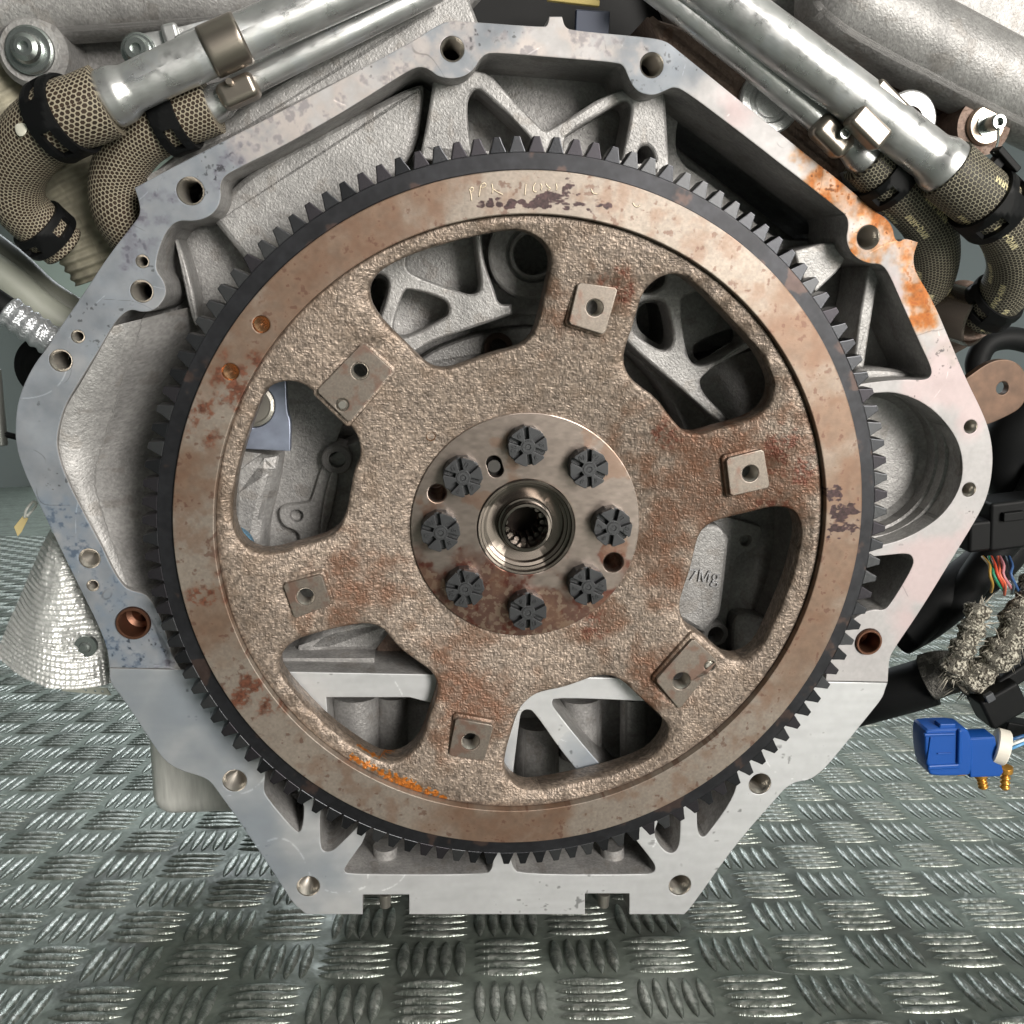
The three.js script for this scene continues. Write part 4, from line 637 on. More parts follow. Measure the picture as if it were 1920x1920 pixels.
// ---- cylinder heads seen above
{
  const t = thing('cylinder_head', 'grey cast cylinder head with a dark round cover bar at the top left', 'cylinder head');
  part(t, 'head_casting', uvBox(plate(shapeOf(skin([[50, 20, 1], [40, 90], [70, 140], [140, 165], [300, 250], [420, 240], [700, 120], [960, -20], [960, -460, 1], [50, -460, 1]], -0.062)), -0.062, 0.2, 0.004, 3)), mCast);
  part(t, 'cover_bar', uvBox(sweep(path([[-160, 40, -0.045], [60, 16, -0.045], [260, 2, -0.045], [430, -14, -0.048], [520, -40, -0.06]]), 0.0150, 60, 32)), mCast);
  const q = at(52, 92, -0.028); part(t, 'screw_boss', uvBox(turned([[0.0148, -0.04], [0.0146, -0.006], [0.0125, -0.003], [0.010, -0.003]], 40).translate(q.x, q.y, -0.028)), mCast);
  part(t, 'screw', turned([[0.0098, -0.003], [0.0098, -0.0012], [0.0090, -0.0006], [0.0066, -0.0004], [0.0064, 0.0024], [0.0055, 0.0042], [0.0038, 0.0052], [0.0022, 0.0054], [0.0019, 0.0030], [0, 0.0030]], 40, 0.4).translate(q.x, q.y, -0.028), mScrew);
  place(t);
}
{
  const t = thing('cylinder_head', 'pale cast cylinder head with a thick slanting rounded bar at the top right', 'cylinder head');
  part(t, 'head_casting', uvBox(plate(shapeOf(skin([[1180, -460, 1], [1240, 10], [1330, 110], [1480, 210], [1600, 280], [1720, 300], [1790, 282], [1900, 250], [2080, 220], [2080, -460, 1]], -0.056)), -0.056, 0.2, 0.003, 3)), mCast);
  part(t, 'cover_bar', uvBox(sweep(path([[1520, -70, -0.036], [1580, -4, -0.034], [1650, 40, -0.034], [1760, 98, -0.034], [1900, 170, -0.034], [2060, 250, -0.034]]), (k) => 0.0208 * Math.sqrt(smooth(-0.02, 0.10, k)), 80, 40)), mCast);
  part(t, 'head_step', uvBox(plate(shapeOf(skin([[1640, 160, 1], [1672, 128], [1690, 110], [1790, 172, 1], [1880, 200], [1890, 270], [1800, 292], [1700, 250], [1640, 200]], -0.052)), -0.048, 0.05, 0.003, 3)), mCastBrown);
  const q = at(1852, 234, -0.022); part(t, 'screw_boss', uvBox(cylZ(0.0128, 0.0132, 0.03, 36).translate(q.x, q.y, -0.04)), mCastBrown);
  part(t, 'washer', turned([[0.0088, -0.003], [0.0088, -0.001], [0.0082, 0], [0.005, 0]], 40).translate(q.x, q.y, -0.022), M({ color: 0xc9b8a8, metalness: 0.7, roughness: 0.35 }));
  part(t, 'screw', turned([[0.0054, -0.002], [0.0054, 0.0008], [0.0036, 0.0012], [0.0036, 0.009], [0.0031, 0.0096], [0.0019, 0.0096], [0.0017, 0.007], [0, 0.007]], 32, 0.4).translate(q.x, q.y, -0.022), mScrew);
  place(t);
}
{ const t = thing('dark_gap_panel', 'black panel filling the dark gap between the two heads above the flange, with a yellow strip', 'cover'); 
  part(t, 'gap_panel', uvBox(plate(shapeOf(pts([[840, -60], [1250, -60], [1290, 90], [1220, 110], [860, 110], [840, 60]], -0.075)), -0.075, 0.004, 0.0004)), mBlackPl);  // added panel, its near-black colour stands for shade between the heads
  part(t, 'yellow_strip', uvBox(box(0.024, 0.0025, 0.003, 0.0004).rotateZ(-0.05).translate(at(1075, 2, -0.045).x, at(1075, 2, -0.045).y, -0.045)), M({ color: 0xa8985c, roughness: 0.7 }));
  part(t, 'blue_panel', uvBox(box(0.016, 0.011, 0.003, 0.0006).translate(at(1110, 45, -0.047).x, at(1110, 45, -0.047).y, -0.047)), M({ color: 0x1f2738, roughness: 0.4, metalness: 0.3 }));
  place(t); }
// ---- heat wrap tube and ribbed duct behind the left hoses
function ribbed(name, label, cat, pl, r, pitchR, mat, group) {
  const t = thing(name, label, cat, group); const p = path(pl), c = new THREE.CatmullRomCurve3(p), L = c.getLength();
  part(t, 'ribbed_skin', sweep(p, (k) => r + 0.0007 * Math.sin(k * L / pitchR * 6.2832 + 1.2 * Math.sin(k * 9)) + 0.0004 * Math.sin(k * 31), Math.round(L / pitchR * 8), 40, true, c), mat); place(t); return t;
}
ribbed('ribbed_duct', 'pale ribbed duct showing between the two left hoses', 'duct', [[40, 200, -0.085], [110, 300, -0.085], [165, 390, -0.085], [225, 500, -0.090]], 0.024, 0.0042, mWrap);
ribbed('ribbed_duct', 'crumpled pale ribbed wrap at the far left above the hose', 'duct', [[-60, 120, -0.060], [-5, 165, -0.060], [50, 240, -0.062], [80, 300, -0.07]], 0.0165, 0.0036, mWrap);
// ---- left edge things
{
  const t = thing('curved_duct', 'smooth olive grey moulded duct crossing the left edge', 'duct'); const m = M({ color: 0x8d9086, roughness: 0.5 });
  part(t, 'duct_upper', uvBox(sweep(path([[-60, 440, -0.080], [20, 500, -0.080], [80, 555, -0.080], [150, 600, -0.082], [220, 640, -0.09]]), 0.0095, 40, 28)), M({ color: 0x55574f, roughness: 0.5 }));
  part(t, 'duct_lower', uvBox(sweep(path([[-60, 476, -0.070], [20, 530, -0.070], [76, 580, -0.070], [140, 620, -0.072], [200, 652, -0.08]]), 0.0085, 40, 28)), m); place(t);
}
const mFoil = M({ color: 0xc5c8cc, metalness: 0.7, roughness: 0.34, bumpMap: rep(tex(256, (u, v) => clamp(0.5 + 1.4 * (fbm(u, v, 22, 3, 321) - 0.5)), false), 0.03), bumpScale: 0.0005 });
{
  const t = thing('foil_sleeve', 'crinkled silver foil sleeve running to a black plug at the left edge', 'sleeve');
  part(t, 'foil', sweep(path([[14, 582, -0.045], [50, 608, -0.045], [90, 635, -0.046], [130, 665, -0.05]]), (k) => 0.0072 + 0.0005 * Math.sin(k * 40), 40, 28), mFoil);
  part(t, 'black_plug', uvBox(sweep(path([[-40, 545, -0.045], [0, 572, -0.045], [18, 584, -0.045]]), 0.0062, 10, 20)), mRubber); place(t);
}
{
  const t = thing('rubber_mount', 'black rubber drum half hidden behind the flange at the left', 'mount'); const q = at(85, 690, -0.09);
  part(t, 'drum', uvBox(turned([[0, 0], [0.010, 0], [0.0125, -0.002], [0.0165, -0.003], [0.0170, -0.006], [0.0165, -0.03], [0, -0.03]], 48, 0.4).translate(q.x, q.y, -0.09)), mRubber); place(t);
}
{
  const t = thing('threaded_rod', 'upright grey threaded rod cut by the left edge of the picture', 'rod'); const a = P(2, 692, -0.07), b = P(2, 835, -0.07);
  const L = a.y - b.y; const pr = []; for (let i = 0; i <= 60; i++) { pr.push(V2(0.0032 + (i % 2 ? 0.0004 : 0), i / 60 * L)); } pr.unshift(V2(0, 0)); pr.push(V2(0, L));
  part(t, 'thread', uvBox(new THREE.LatheGeometry(pr, 20).translate(b.x, b.y, -0.07)), M({ color: 0x7e807c, metalness: 0.6, roughness: 0.45 }));
  part(t, 'side_stub', uvBox(sweep(path([[2, 812, -0.07], [40, 822, -0.07], [60, 828, -0.072]]), 0.0016, 6, 12)), mRubber); place(t);
}
{
  const t = thing('paper_tag', 'small yellowed paper tag on a wire loop at the left of the flange', 'tag');
  part(t, 'tag_sheet', uvBox(plate(shapeOf(pts([[42, 968], [53, 972], [40, 998], [33, 1006], [26, 988]], -0.05)), -0.05, 0.0004, 0.0001, 1)), M({ color: 0xb8a878, roughness: 0.8 }));
  part(t, 'wire_loop', sweep(path([[46, 970, -0.05], [50, 955, -0.048], [64, 940, -0.05], [68, 944, -0.05], [58, 960, -0.052], [50, 968, -0.05]]), 0.0007, 30, 8), M({ color: 0xd0d2cc, roughness: 0.4 })); place(t);
}
{ // embossed heat shield
  const t = thing('heat_shield', 'silver ribbed foil heat shield at the lower left with a rivet', 'heat shield');
  const TL = at(96, 990, -0.048), BL = at(-8, 1226, -0.048), BR2 = at(225, 1284, -0.038);
  const f = (u, v) => { const l = lerp(TL.x, BL.x, Math.pow(v, 0.95)), r = lerp(at(165, 985, -0.038).x, BR2.x, v), yl = lerp(TL.y, BL.y, v), yr = lerp(at(165, 985, -0.038).y, BR2.y, v); const x = lerp(l, r, u), y = lerp(yl, yr, u) - 0.004 * Math.sin(u * 3.14) * v; const ribv = 0.00042 * Math.sin(v * 27 * 6.2832 + 1.1 * Math.sin(u * 9 + v * 5) + 2.2 * fbm(u, v, 9, 3, 335)) * (0.5 + fbm(u, v, 14, 3, 337)) + 0.00016 * Math.sin(u * 26 * 6.2832) * smooth(0.5, 0.9, v) + 0.0045 * (fbm(u, v, 4, 4, 339) - 0.5); const dent = -0.005 * Math.exp(-((u - 0.72) ** 2 / 0.02 + (v - 0.68) ** 2 / 0.01)); return Object.assign(V3(x, y, -0.058 + 0.028 * Math.sin(3.1416 * (0.12 + 0.72 * u)) + ribv + dent)); };
  const g = grid(120, 290, f); const gb = grid(20, 30, (u, v) => f(u, v).add(V3(0.0006, 0, -0.0012)));
  part(t, 'embossed_sheet', uvBox(g), M({ color: 0xdedfdd, metalness: 0.45, roughness: 0.33, bumpMap: rep(tex(256, (u, v) => fbm(u, v, 30, 3, 331), false), 0.03), bumpScale: 0.0006 }));
  const q = at(160, 1213, -0.035); part(t, 'rivet', turned([[0.0056, -0.002], [0.0054, 0.0002], [0.0030, 0.0004], [0.0024, 0.0016], [0.0014, 0.0022], [0, 0.0022]], 32, 0.5).translate(q.x, q.y, -0.0352), mScrew); place(t);
}
{ // perforated strip beneath it
  const t = thing('perforated_strip', 'small pale perforated metal strip below the heat shield', 'strip'); const q = [[114, 1283], [200, 1290], [208, 1304], [160, 1300], [116, 1296]];
  part(t, 'strip', uvBox(plate(shapeOf(pts(q, -0.06), [[125, 1290], [143, 1290], [160, 1294], [178, 1296], [192, 1297]].map(([x, y]) => { const c = at(x, y, -0.06); return circlePts(c.x, c.y, 0.0008, 10); })), -0.06, 0.001, 0.0001, 1)), M({ color: 0xb9bbb0, metalness: 0.4, roughness: 0.5 })); place(t);
}
{ // rounded metal canister behind the lower left of the housing
  const t = thing('metal_canister', 'smooth pale grey rounded canister behind the lower left of the housing', 'canister');
  const a = at(262, 1270, -0.12), b = at(540, 1270, -0.12), c = at(300, 1540, -0.12); const w = b.x - a.x, h = a.y - c.y;
  const g = new RoundedBoxGeometry(w, h + 0.03, 0.10, 8, 0.013).translate((a.x + b.x) / 2, (a.y + c.y) / 2 + 0.015, -0.17);
  part(t, 'canister_body', uvBox(g), M({ map: rep(tex(256, (u, v) => mul([0.86, 0.86, 0.84], 0.9 + 0.2 * fbm(u, v * 0.12, 40, 3, 341))), 0.08), metalness: 0.15, roughness: 0.4 })); place(t);
}
// ---- right edge things
{
  const t = thing('lifting_bracket', 'brown flat steel bracket with a round hole at the right edge', 'bracket'); const q = at(1880, 728, -0.045);
  part(t, 'bracket_plate', uvBox(plate(shapeOf(skin([[1790, 725, 1], [1822, 702], [1850, 682], [1872, 674], [1895, 674], [1916, 686], [1926, 708], [1926, 745], [1914, 766], [1890, 780], [1850, 798], [1800, 810, 1]], -0.045), [circlePts(q.x, q.y, 0.0034, 28)]), -0.045, 0.005, 0.0006)), M({ map: rep(tex(256, (u, v) => mul([0.40, 0.31, 0.25], 0.8 + 0.4 * fbm(u, v, 9, 5, 351))), 0.05), metalness: 0.4, roughness: 0.5 })); place(t);
}
{
  const t = thing('metal_cup', 'bright polished metal collar where the lettered hose ends, at the right', 'collar');
  const c = P(1800, 590, -0.052); const g = turned([[0.0142, -0.02], [0.0142, 0.010], [0.0136, 0.011], [0.0128, 0.010], [0.0128, -0.01]], 56, 0.5); g.rotateY(0.55).rotateX(0.25).translate(c.x, c.y, c.z); part(t, 'collar_ring', g, mPolish);
  part(t, 'brown_pipe', uvBox(sweep(path([[1815, 580, -0.055], [1770, 610, -0.075], [1700, 650, -0.10]]), 0.0165, 20, 32)), mCastBrown); place(t);
}
function loom(label, pl, r, mat = mRubber, name = 'wiring_loom', cat = 'wiring loom') { const t = thing(name, label, cat); part(t, 'sleeve', uvBox(sweep(path(pl), r, 60, 20)), mat); place(t); return t; }
loom('black hose arching over the brown bracket at the right edge', [[1842, 720, -0.09], [1832, 680, -0.09], [1850, 645, -0.09], [1890, 634, -0.09], [1960, 650, -0.09]], 0.0065, mRubber, 'rubber_hose', 'hose');
loom('thick black bundle falling behind the brown bracket', [[1950, 760, -0.08], [1900, 810, -0.085], [1885, 860, -0.09], [1905, 930, -0.09], [1890, 1010, -0.09], [1840, 1070, -0.085], [1770, 1120, -0.08], [1690, 1180, -0.085]], 0.0145);
loom('black bundle at the right edge below the bundle of bare wires', [[1960, 880, -0.07], [1900, 990, -0.07], [1860, 1040, -0.07], [1800, 1120, -0.072], [1740, 1170, -0.08], [1690, 1200, -0.09]], 0.0095);
{ const t = thing('connector_housing', 'black plastic connector housing at the right, level with the crankshaft', 'connector');
  const a = P(1895, 975, -0.06); part(t, 'housing', [uvBox(box(0.036, 0.028, 0.02, 0.002).rotateZ(0.12).translate(a.x, a.y, a.z)), uvBox(box(0.016, 0.018, 0.014, 0.002).rotateZ(0.12).translate(P(1830, 1000, -0.058).x, P(1830, 1000, -0.058).y, -0.058)), uvBox(box(0.012, 0.005, 0.004, 0.0006).rotateZ(0.12).translate(P(1900, 968, -0.048).x, P(1900, 968, -0.048).y, -0.049))], mBlackPl); place(t); }
{ // bundle of coloured wires
  const cols = [[0xa8843a, 'ochre'], [0x2f8a68, 'green'], [0xc94a30, 'red'], [0xd06a50, 'orange'], [0xc08088, 'pink'], [0x5a6a74, 'grey'], [0x3a5a8a, 'blue']];
  cols.forEach(([c, n], i) => { const t = thing('wire', `thin ${n} wire in the cut bundle at the right edge`, 'wire'); const x = 1853 + i * 7.2; part(t, 'insulation', sweep(path([[x - 6 + rr(-5, 5), 1044, -0.058], [x + rr(-3, 3), 1062, -0.046 + rr(-0.003, 0.002)], [x + rr(-2, 4), 1077, -0.041 + rr(-0.002, 0.002)], [x + rr(2, 14), 1094, -0.043], [x + rr(4, 24), 1114 + rr(-8, 6), -0.052]]), 0.00085, 16, 10), M({ color: c, roughness: 0.45 })); place(t); });
}
// frayed sleeves
const mFrayTex = rep(tex(256, (u, v) => { const n = fbm(u, v, 24, 4, 361); return mix3([0.30, 0.28, 0.25], [0.78, 0.76, 0.70], smooth(0.35, 0.65, n)); }), 0.025);
const mFray = M({ map: mFrayTex, roughness: 0.95, bumpMap: rep(bumpCast, 0.05), bumpScale: 0.002 }), mFibre = M({ color: 0xa9a396, roughness: 0.8 });
function frayed(label, pl, r, nf) {
  const t = thing('frayed_sleeve', label, 'sleeve'); const p = path(pl), c = new THREE.CatmullRomCurve3(p);
  part(t, 'sleeve_body', uvBox(sweep(p, (k) => r * (0.9 + 0.14 * Math.sin(k * 23) + 0.08 * Math.sin(k * 57)), 60, 20, true, c)), mFray);
  const fs = []; for (let i = 0; i < nf; i++) { const k = rnd(), q = c.getPointAt(k), a = rr(0, 6.28), T = c.getTangentAt(k); const d = V3(Math.cos(a), Math.sin(a), rr(-0.2, 0.9)).normalize().multiplyScalar(rr(0.35, 1)); const L = rr(0.003, 0.009) * (rnd() < 0.15 ? 1.6 : 1); const s = q.clone().addScaledVector(d, r * 0.8), e = s.clone().addScaledVector(d.clone().addScaledVector(T, rr(0.2, 1.9) * (rnd() < 0.7 ? 1 : -1)), L); const g = new THREE.ConeGeometry(rr(0.00025, 0.0007), L, 5, 1); g.translate(0, L / 2, 0); g.applyQuaternion(new THREE.Quaternion().setFromUnitVectors(V3(0, 1, 0), e.clone().sub(s).normalize())); g.translate(s.x, s.y, s.z); fs.push(g); }
  const f = part(t, 'loose_fibres', fs, mFibre); f.userData.kind = 'stuff'; place(t);
}
frayed('frayed whitish fibre sleeve nearest the housing at the right', [[1835, 1135, -0.05], [1822, 1180, -0.046], [1800, 1225, -0.044], [1782, 1262, -0.046]], 0.0072, 170);
frayed('longer frayed grey fibre sleeve at the right edge', [[1950, 1090, -0.05], [1915, 1150, -0.045], [1890, 1205, -0.042], [1850, 1250, -0.044], [1800, 1285, -0.05]], 0.0098, 480);
loom('wide black rubber hose with a grey felt end behind the right flange', [[1560, 1330, -0.10], [1650, 1305, -0.085], [1720, 1285, -0.075], [1745, 1277, -0.072]], 0.0145, mRubber, 'rubber_hose', 'hose');
{ const t = thing('felt_pad', 'grey felt pad capping the black hose at the lower right', 'pad'); part(t, 'felt', uvBox(sweep(path([[1738, 1270, -0.068], [1765, 1262, -0.064], [1800, 1258, -0.062], [1830, 1250, -0.062]]), (k) => 0.0138 * Math.sqrt(1 - 0.75 * k * k), 24, 28)), M({ map: rep(tex(256, (u, v) => mul([0.42, 0.41, 0.39], 0.6 + 0.8 * fbm(u, v, 14, 5, 371))), 0.03), roughness: 0.95, bumpMap: rep(bumpCast, 0.05), bumpScale: 0.0015 })); place(t); }
{ const t = thing('connector_housing', 'black connector block hanging above the blue plug at the right', 'connector');
  const a = P(1868, 1312, -0.04); part(t, 'housing', [uvBox(box(0.024, 0.020, 0.018, 0.002).rotateZ(0.55).translate(a.x, a.y, a.z)), uvBox(box(0.03, 0.010, 0.014, 0.002).rotateZ(0.62).translate(P(1905, 1255, -0.045).x, P(1905, 1255, -0.045).y, -0.045)), uvBox(box(0.024, 0.009, 0.012, 0.001).rotateZ(-0.2).translate(P(1910, 1365, -0.045).x, P(1910, 1365, -0.045).y, -0.045))], mBlackPl);
  part(t, 'latch', uvBox(box(0.005, 0.005, 0.003, 0.0006).rotateZ(0.55).translate(P(1856, 1308, -0.03).x, P(1856, 1308, -0.03).y, -0.0305)), M({ color: 0x4a4c50, roughness: 0.4 })); place(t); }
{ // blue plug
  const t = thing('blue_plug', 'blue plastic plug with white collar and brass pins hanging at the lower right', 'plug'); const zb = -0.02; const m = M({ color: 0x0b4a9a, roughness: 0.42 });
  const A = P(1765, 1402, zb), B = P(1832, 1412, zb);
  const head = part(t, 'plug_head', uvBox(plate(shapeOf(chaikin(pts([[1722, 1362], [1730, 1356], [1795, 1354], [1806, 1362], [1812, 1400], [1808, 1440], [1798, 1443], [1736, 1444], [1728, 1436], [1722, 1400]], zb), 1)), zb + 0.007, 0.014, 0.0013, 3)), m);
  part(head, 'head_rib', [uvBox(box(0.0022, 0.0205, 0.003, 0.001).rotateZ(0.12).translate(P(1799, 1400, zb + 0.008).x, P(1799, 1400, zb + 0.008).y, zb + 0.0075)), uvBox(box(0.0175, 0.0016, 0.002, 0.0006).translate(P(1762, 1378, zb + 0.008).x, P(1762, 1378, zb + 0.008).y, zb + 0.0073)), uvBox(box(0.018, 0.003, 0.003, 0.001).rotateZ(0.02).translate(P(1768, 1437, zb + 0.007).x, P(1768, 1437, zb + 0.007).y, zb + 0.0066))], m);
  part(head, 'latch', [uvBox(box(0.009, 0.0032, 0.006, 0.0006).translate(P(1766, 1352, zb).x, P(1766, 1352, zb).y - 0.0004, zb + 0.003)), uvBox(box(0.0012, 0.014, 0.0012, 0.0003).translate(P(1742, 1404, zb + 0.007).x, P(1742, 1404, zb + 0.007).y, zb + 0.0072)), uvBox(box(0.008, 0.0008, 0.001, 0.0002).translate(P(1770, 1412, zb + 0.007).x, P(1770, 1412, zb + 0.007).y, zb + 0.0072))], m);
  part(t, 'plug_body', uvBox(plate(shapeOf(pts([[1806, 1376], [1856, 1374], [1872, 1440], [1866, 1448], [1810, 1450]], zb), [circlePts(P(1818, 1409, zb).x, P(1818, 1409, zb).y, 0.0012, 16)]), zb + 0.005, 0.011, 0.001, 3)), m);
  const w = P(1876, 1400, zb); const col = turned([[0, -0.0035], [0.0092, -0.0035], [0.0098, -0.0028], [0.0098, 0.0028], [0.0090, 0.0035], [0.0060, 0.0035], [0.0055, 0.0020], [0, 0.0020]], 40, 0.5); col.rotateY(1.15).rotateZ(-0.15).translate(w.x, w.y, w.z); part(t, 'white_collar', col, M({ color: 0xe4ded2, roughness: 0.5 }));
  const brass = M({ color: 0xd9a04a, metalness: 0.75, roughness: 0.32 });
  for (const [x0, y0, x1, y1, r] of [[1886, 1438, 1884, 1480, 0.0022], [1838, 1448, 1844, 1478, 0.0022]]) { const g = sweep([P(x0, y0, zb), P((x0 + x1) / 2, (y0 + y1) / 2, zb), P(x1, y1, zb)], (k) => r * (k < 0.25 ? 1.7 : 1 + 0.25 * Math.sin(k * 30)), 30, 14); part(t, 'brass_pin', uvBox(g), brass); }
  part(t, 'brass_pin', uvBox(box(0.005, 0.0025, 0.004, 0.0006).translate(P(1800, 1448, zb).x, P(1800, 1448, zb).y, zb)), brass);
  for (const [c, d] of [[0x2d5a8c, 0], [0xd8dcd8, 14], [0x5f9ccc, 26]]) part(t, 'plug_wire', sweep(path([[1885, 1390 + d * 0.7, zb], [1905, 1384 + d * 0.6, zb + 0.002], [1930, 1376 + d * 0.5, zb], [1965, 1366 + d * 0.4, zb - 0.01]]), 0.0009, 20, 10), M({ color: c, roughness: 0.4 }));
  place(t);
}
// ---------------------------------------------------------------- the place
const mFloor = (() => {
  const col = tex(1024, (u, v) => { const n = fbm(u, v, 10, 6, 401), n2 = fbm(u, v, 60, 4, 407), n3 = fbm(u, v, 200, 2, 409); let c = mul([0.475, 0.505, 0.475], 0.85 + 0.3 * n + 0.14 * (n3 - 0.5)); c = mix3(c, [0.42, 0.45, 0.425], smooth(0.52, 0.68, n2) * 0.5); c = mix3(c, [0.62, 0.65, 0.62], smooth(0.58, 0.7, fbm(u, v, 34, 4, 411)) * 0.45); const sc = Math.abs(fbm(u, v, 4, 2, 461) - 0.5), s2 = Math.abs(fbm(u, v, 7, 2, 467) - 0.52); c = mix3(c, [0.74, 0.76, 0.74], smooth(0.0035, 0.001, sc) * smooth(0.45, 0.6, n2) * 0.8); c = mix3(c, [0.30, 0.31, 0.30], smooth(0.003, 0.001, s2) * smooth(0.5, 0.6, n2) * 0.7); return mix3(c, [0.33, 0.34, 0.32], smooth(0.56, 0.72, fbm(u, v, 14, 5, 471)) * 0.6); });
  return M({ map: rep(col, 0.6), metalness: 0.25, roughness: 0.5, bumpMap: rep(tex(512, (u, v) => fbm(u, v, 40, 4, 421), false), 0.25), bumpScale: 0.0006, roughnessMap: rep(tex(256, (u, v) => 0.6 + 0.7 * (fbm(u, v, 20, 4, 431) - 0.5) + 0.2, false), 0.2) });
})();
const CELL = 0.0412, FANG = 0.033; // tread pitch and how far the plate is turned
const floor = new THREE.Mesh(uvPlanar(new THREE.PlaneGeometry(7.4, 12.6).rotateX(-Math.PI / 2).translate(-0.9, 0, -3.2), 'x', 'z'), mFloor); floor.name = 'floor'; floor.userData.kind = 'structure'; floor.receiveShadow = true; scene.add(floor);
{
  const mBar = [0.0, 0.5, 1].map((k) => M({ map: rep(tex(128, (u, v) => { const n = fbm(u, v, 10, 4, 441 + k * 8); return mix3([0.48, 0.505, 0.48], [0.72, 0.73, 0.71], smooth(0.36, 0.66, n) * (0.6 + 0.2 * k)); }), 0.03), metalness: 0.65, roughness: 0.31, bumpMap: rep(bumpCast, 0.05), bumpScale: 0.0004 }));
  const CS = [[-1, 0], [-0.88, 0.5], [-0.55, 0.86], [0, 1], [0.55, 0.86], [0.88, 0.5], [1, 0]];
  function lens(L, W, H) { const n = 10, pos = [], idx = []; for (let i = 0; i <= n; i++) { const t = i / n, x = (t - 0.5) * L, e = Math.pow(Math.sin(Math.PI * clamp(t, 0.001, 0.999)), 0.6), w = W / 2 * e, h = H * Math.pow(e, 0.7); for (const [p, q] of CS) pos.push(x, q * h, p * w); } for (let i = 0; i < n; i++) for (let j = 0; j < 6; j++) { const a = i * 7 + j, b = a + 7; idx.push(a, a + 1, b, b, a + 1, b + 1); } const g = new THREE.BufferGeometry(); g.setAttribute('position', new THREE.Float32BufferAttribute(pos, 3)); g.setIndex(idx); g.computeVertexNormals(); return uvPlanar(g, 'x', 'z'); }
  const lensG = [lens(0.0365, 0.0062, 0.0020), lens(0.035, 0.0066, 0.0022), lens(0.0375, 0.0058, 0.0019)];
  const list = []; const ca = Math.cos(FANG), sa = Math.sin(FANG); const FX0 = 0.0146, FZ0 = -0.0097;
  for (let gz = -80; gz <= 2; gz++) for (let gx = -60; gx <= 60; gx++) {
    const hor = (((gx + gz) % 2) + 2) % 2 === 0;
    for (let k = 0; k < 5; k++) {
      const o = (k - 2) * CELL * 0.185; const lx = gx * CELL + FX0 + (hor ? 0 : o), lz = gz * CELL + FZ0 + (hor ? o : 0);
      const x = lx * ca + lz * sa, z = -lx * sa + lz * ca; if (z > -0.2) continue;
      const zc = -z, px = 960 + FPX * x / zc, py = 857 + FPX * HC / zc; if (px < -120 || px > 2040 || py > 2010 || py < 925) continue;
      list.push({ x, z, r: FANG + (hor ? 0 : Math.PI / 2) + rr(-0.02, 0.02), d: zc, px, py, g: lensG[Math.floor(rnd() * 3)], m: mBar[Math.floor(rnd() * 3)] });
    }
  }
  const hidden = (b) => b.py < 1250 && b.px > 150 && b.px < 1700 || (b.py < 1600 && b.px > 520 && b.px < 1380) || (b.py < 1450 && b.px > 330 && b.px < 1500);
  list.sort((a, b) => (hidden(a) - hidden(b)) || a.d - b.d); let far = [];
  list.forEach((b, i) => {
    if (i < 300) { const m = new THREE.Mesh(b.g, b.m); m.name = numbered('tread_bar'); m.position.set(b.x, 0.00002, b.z); m.rotation.y = b.r; m.castShadow = m.receiveShadow = true; floor.add(m); }
    else far.push(b.g.clone().rotateY(b.r).translate(b.x, 0.00002, b.z));
  });
  const f = part(floor, 'tread_bars', far, mBar[1]); f.userData.kind = 'stuff';
}
function struct(name, geo, mat) { const m = new THREE.Mesh(geo, mat); m.name = name; m.userData.kind = 'structure'; m.castShadow = m.receiveShadow = true; scene.add(m); return m; }
const mWall = M({ map: rep(tex(512, (u, v) => mul([0.80, 0.855, 0.815], 0.96 + 0.08 * fbm(u, v, 6, 5, 501))), 2), roughness: 0.8 });
const mCeil = M({ color: 0xe9ebe8, roughness: 0.9 });
const X0 = -4.5, X1 = 2.7, Z0 = -9.0, Z1 = 2.66, HR = 3.0, TH = 0.15;
const bx = (w, h, d, x, y, z) => new THREE.BoxGeometry(w, h, d).translate(x, y, z);
const wb = struct('wall_back', bx(X1 - X0, HR, TH, (X0 + X1) / 2, HR / 2, Z0 - TH / 2), mWall);
part(wb, 'skirting', bx(X1 - X0 - 0.02, 0.03, 0.02, (X0 + X1) / 2, 0.0152, Z0 + 0.0102), M({ color: 0x7f857b, roughness: 0.6 }));
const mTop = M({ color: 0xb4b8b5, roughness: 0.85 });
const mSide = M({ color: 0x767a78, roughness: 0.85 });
struct('wall_left', bx(TH, HR, Z1 - Z0 - 0.006, X0 - TH / 2, HR / 2, (Z0 + Z1) / 2), mSide);
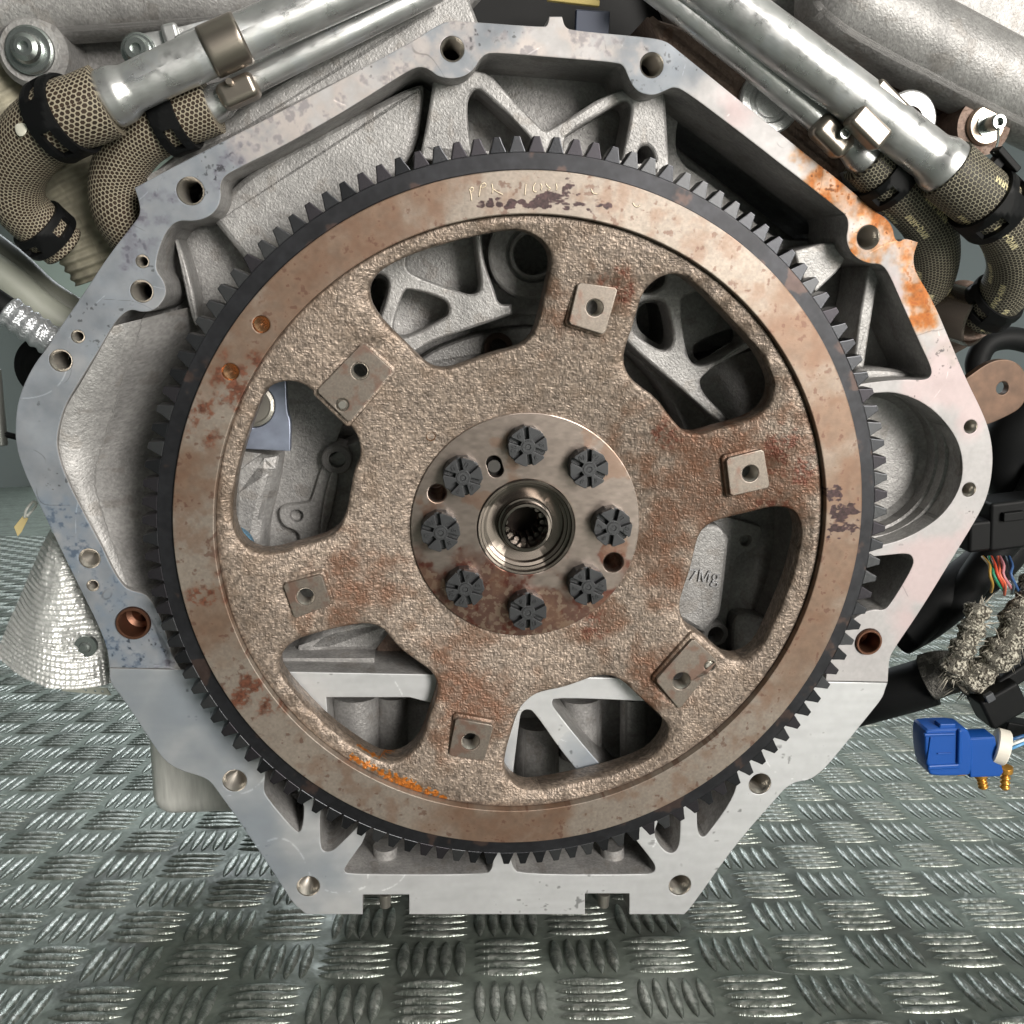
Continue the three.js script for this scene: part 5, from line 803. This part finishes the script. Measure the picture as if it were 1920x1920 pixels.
struct('wall_right', bx(TH, HR, Z1 - Z0 - 0.006, X1 + TH / 2, HR / 2, (Z0 + Z1) / 2), mSide);
{ const w = WINDOW, a = w.x - w.w / 2, b = w.x + w.w / 2, y0 = w.y - w.h / 2, y1 = w.y + w.h / 2, z = Z1 + TH / 2;
  struct('wall_front', merge([bx(a - X0, HR, TH, (a + X0) / 2, HR / 2, z), bx(X1 - b, HR, TH, (X1 + b) / 2, HR / 2, z), bx(w.w, y0, TH, w.x, y0 / 2, z), bx(w.w, HR - y1, TH, w.x, (HR + y1) / 2, z)]), mSide);
  const t = thing('window', 'tall bright frosted window in the front wall', 'window');
  part(t, 'frame', [bx(w.w, 0.05, 0.05, w.x, y0 + 0.025, Z1 + 0.03), bx(w.w, 0.05, 0.05, w.x, y1 - 0.025, Z1 + 0.03), bx(0.05, w.h - 0.1, 0.05, a + 0.025, w.y, Z1 + 0.03), bx(0.05, w.h - 0.1, 0.05, b - 0.025, w.y, Z1 + 0.03)], mCeil);
  part(t, 'pane', bx(w.w - 0.1, w.h - 0.1, 0.01, w.x, w.y, Z1 + 0.02), M({ color: 0xffffff, emissive: 0xfff9f2, emissiveIntensity: 1.5, roughness: 0.6 }));
  place(t, false); }
struct('ceiling', bx(X1 - X0 + 0.3, TH, Z1 - Z0 + 0.3, (X0 + X1) / 2, HR + TH / 2, (Z0 + Z1) / 2), mTop);
LAMPS.forEach(([x, z], i) => { const t = thing('added_ceiling_lamp', ['first', 'second', 'third'][i] + ' long white unseen ceiling lamp added for its light, counted from the front wall of the room', 'lamp', 'added ceiling lamps out of view'); part(t, 'lamp_housing', bx(1.64, 0.05, 0.54, x, HR - 0.0255, z), mCeil); part(t, 'lamp_diffuser', bx(1.6, 0.02, 0.5, x, HR - 0.0612, z), M({ color: 0xffffff, emissive: 0xf4faff, emissiveIntensity: 1.5, roughness: 0.5 })); place(t, false); });
scene.traverse((o) => { if (o.isMesh) { o.castShadow = o.receiveShadow = true; } });
renderer.render(scene, camera);
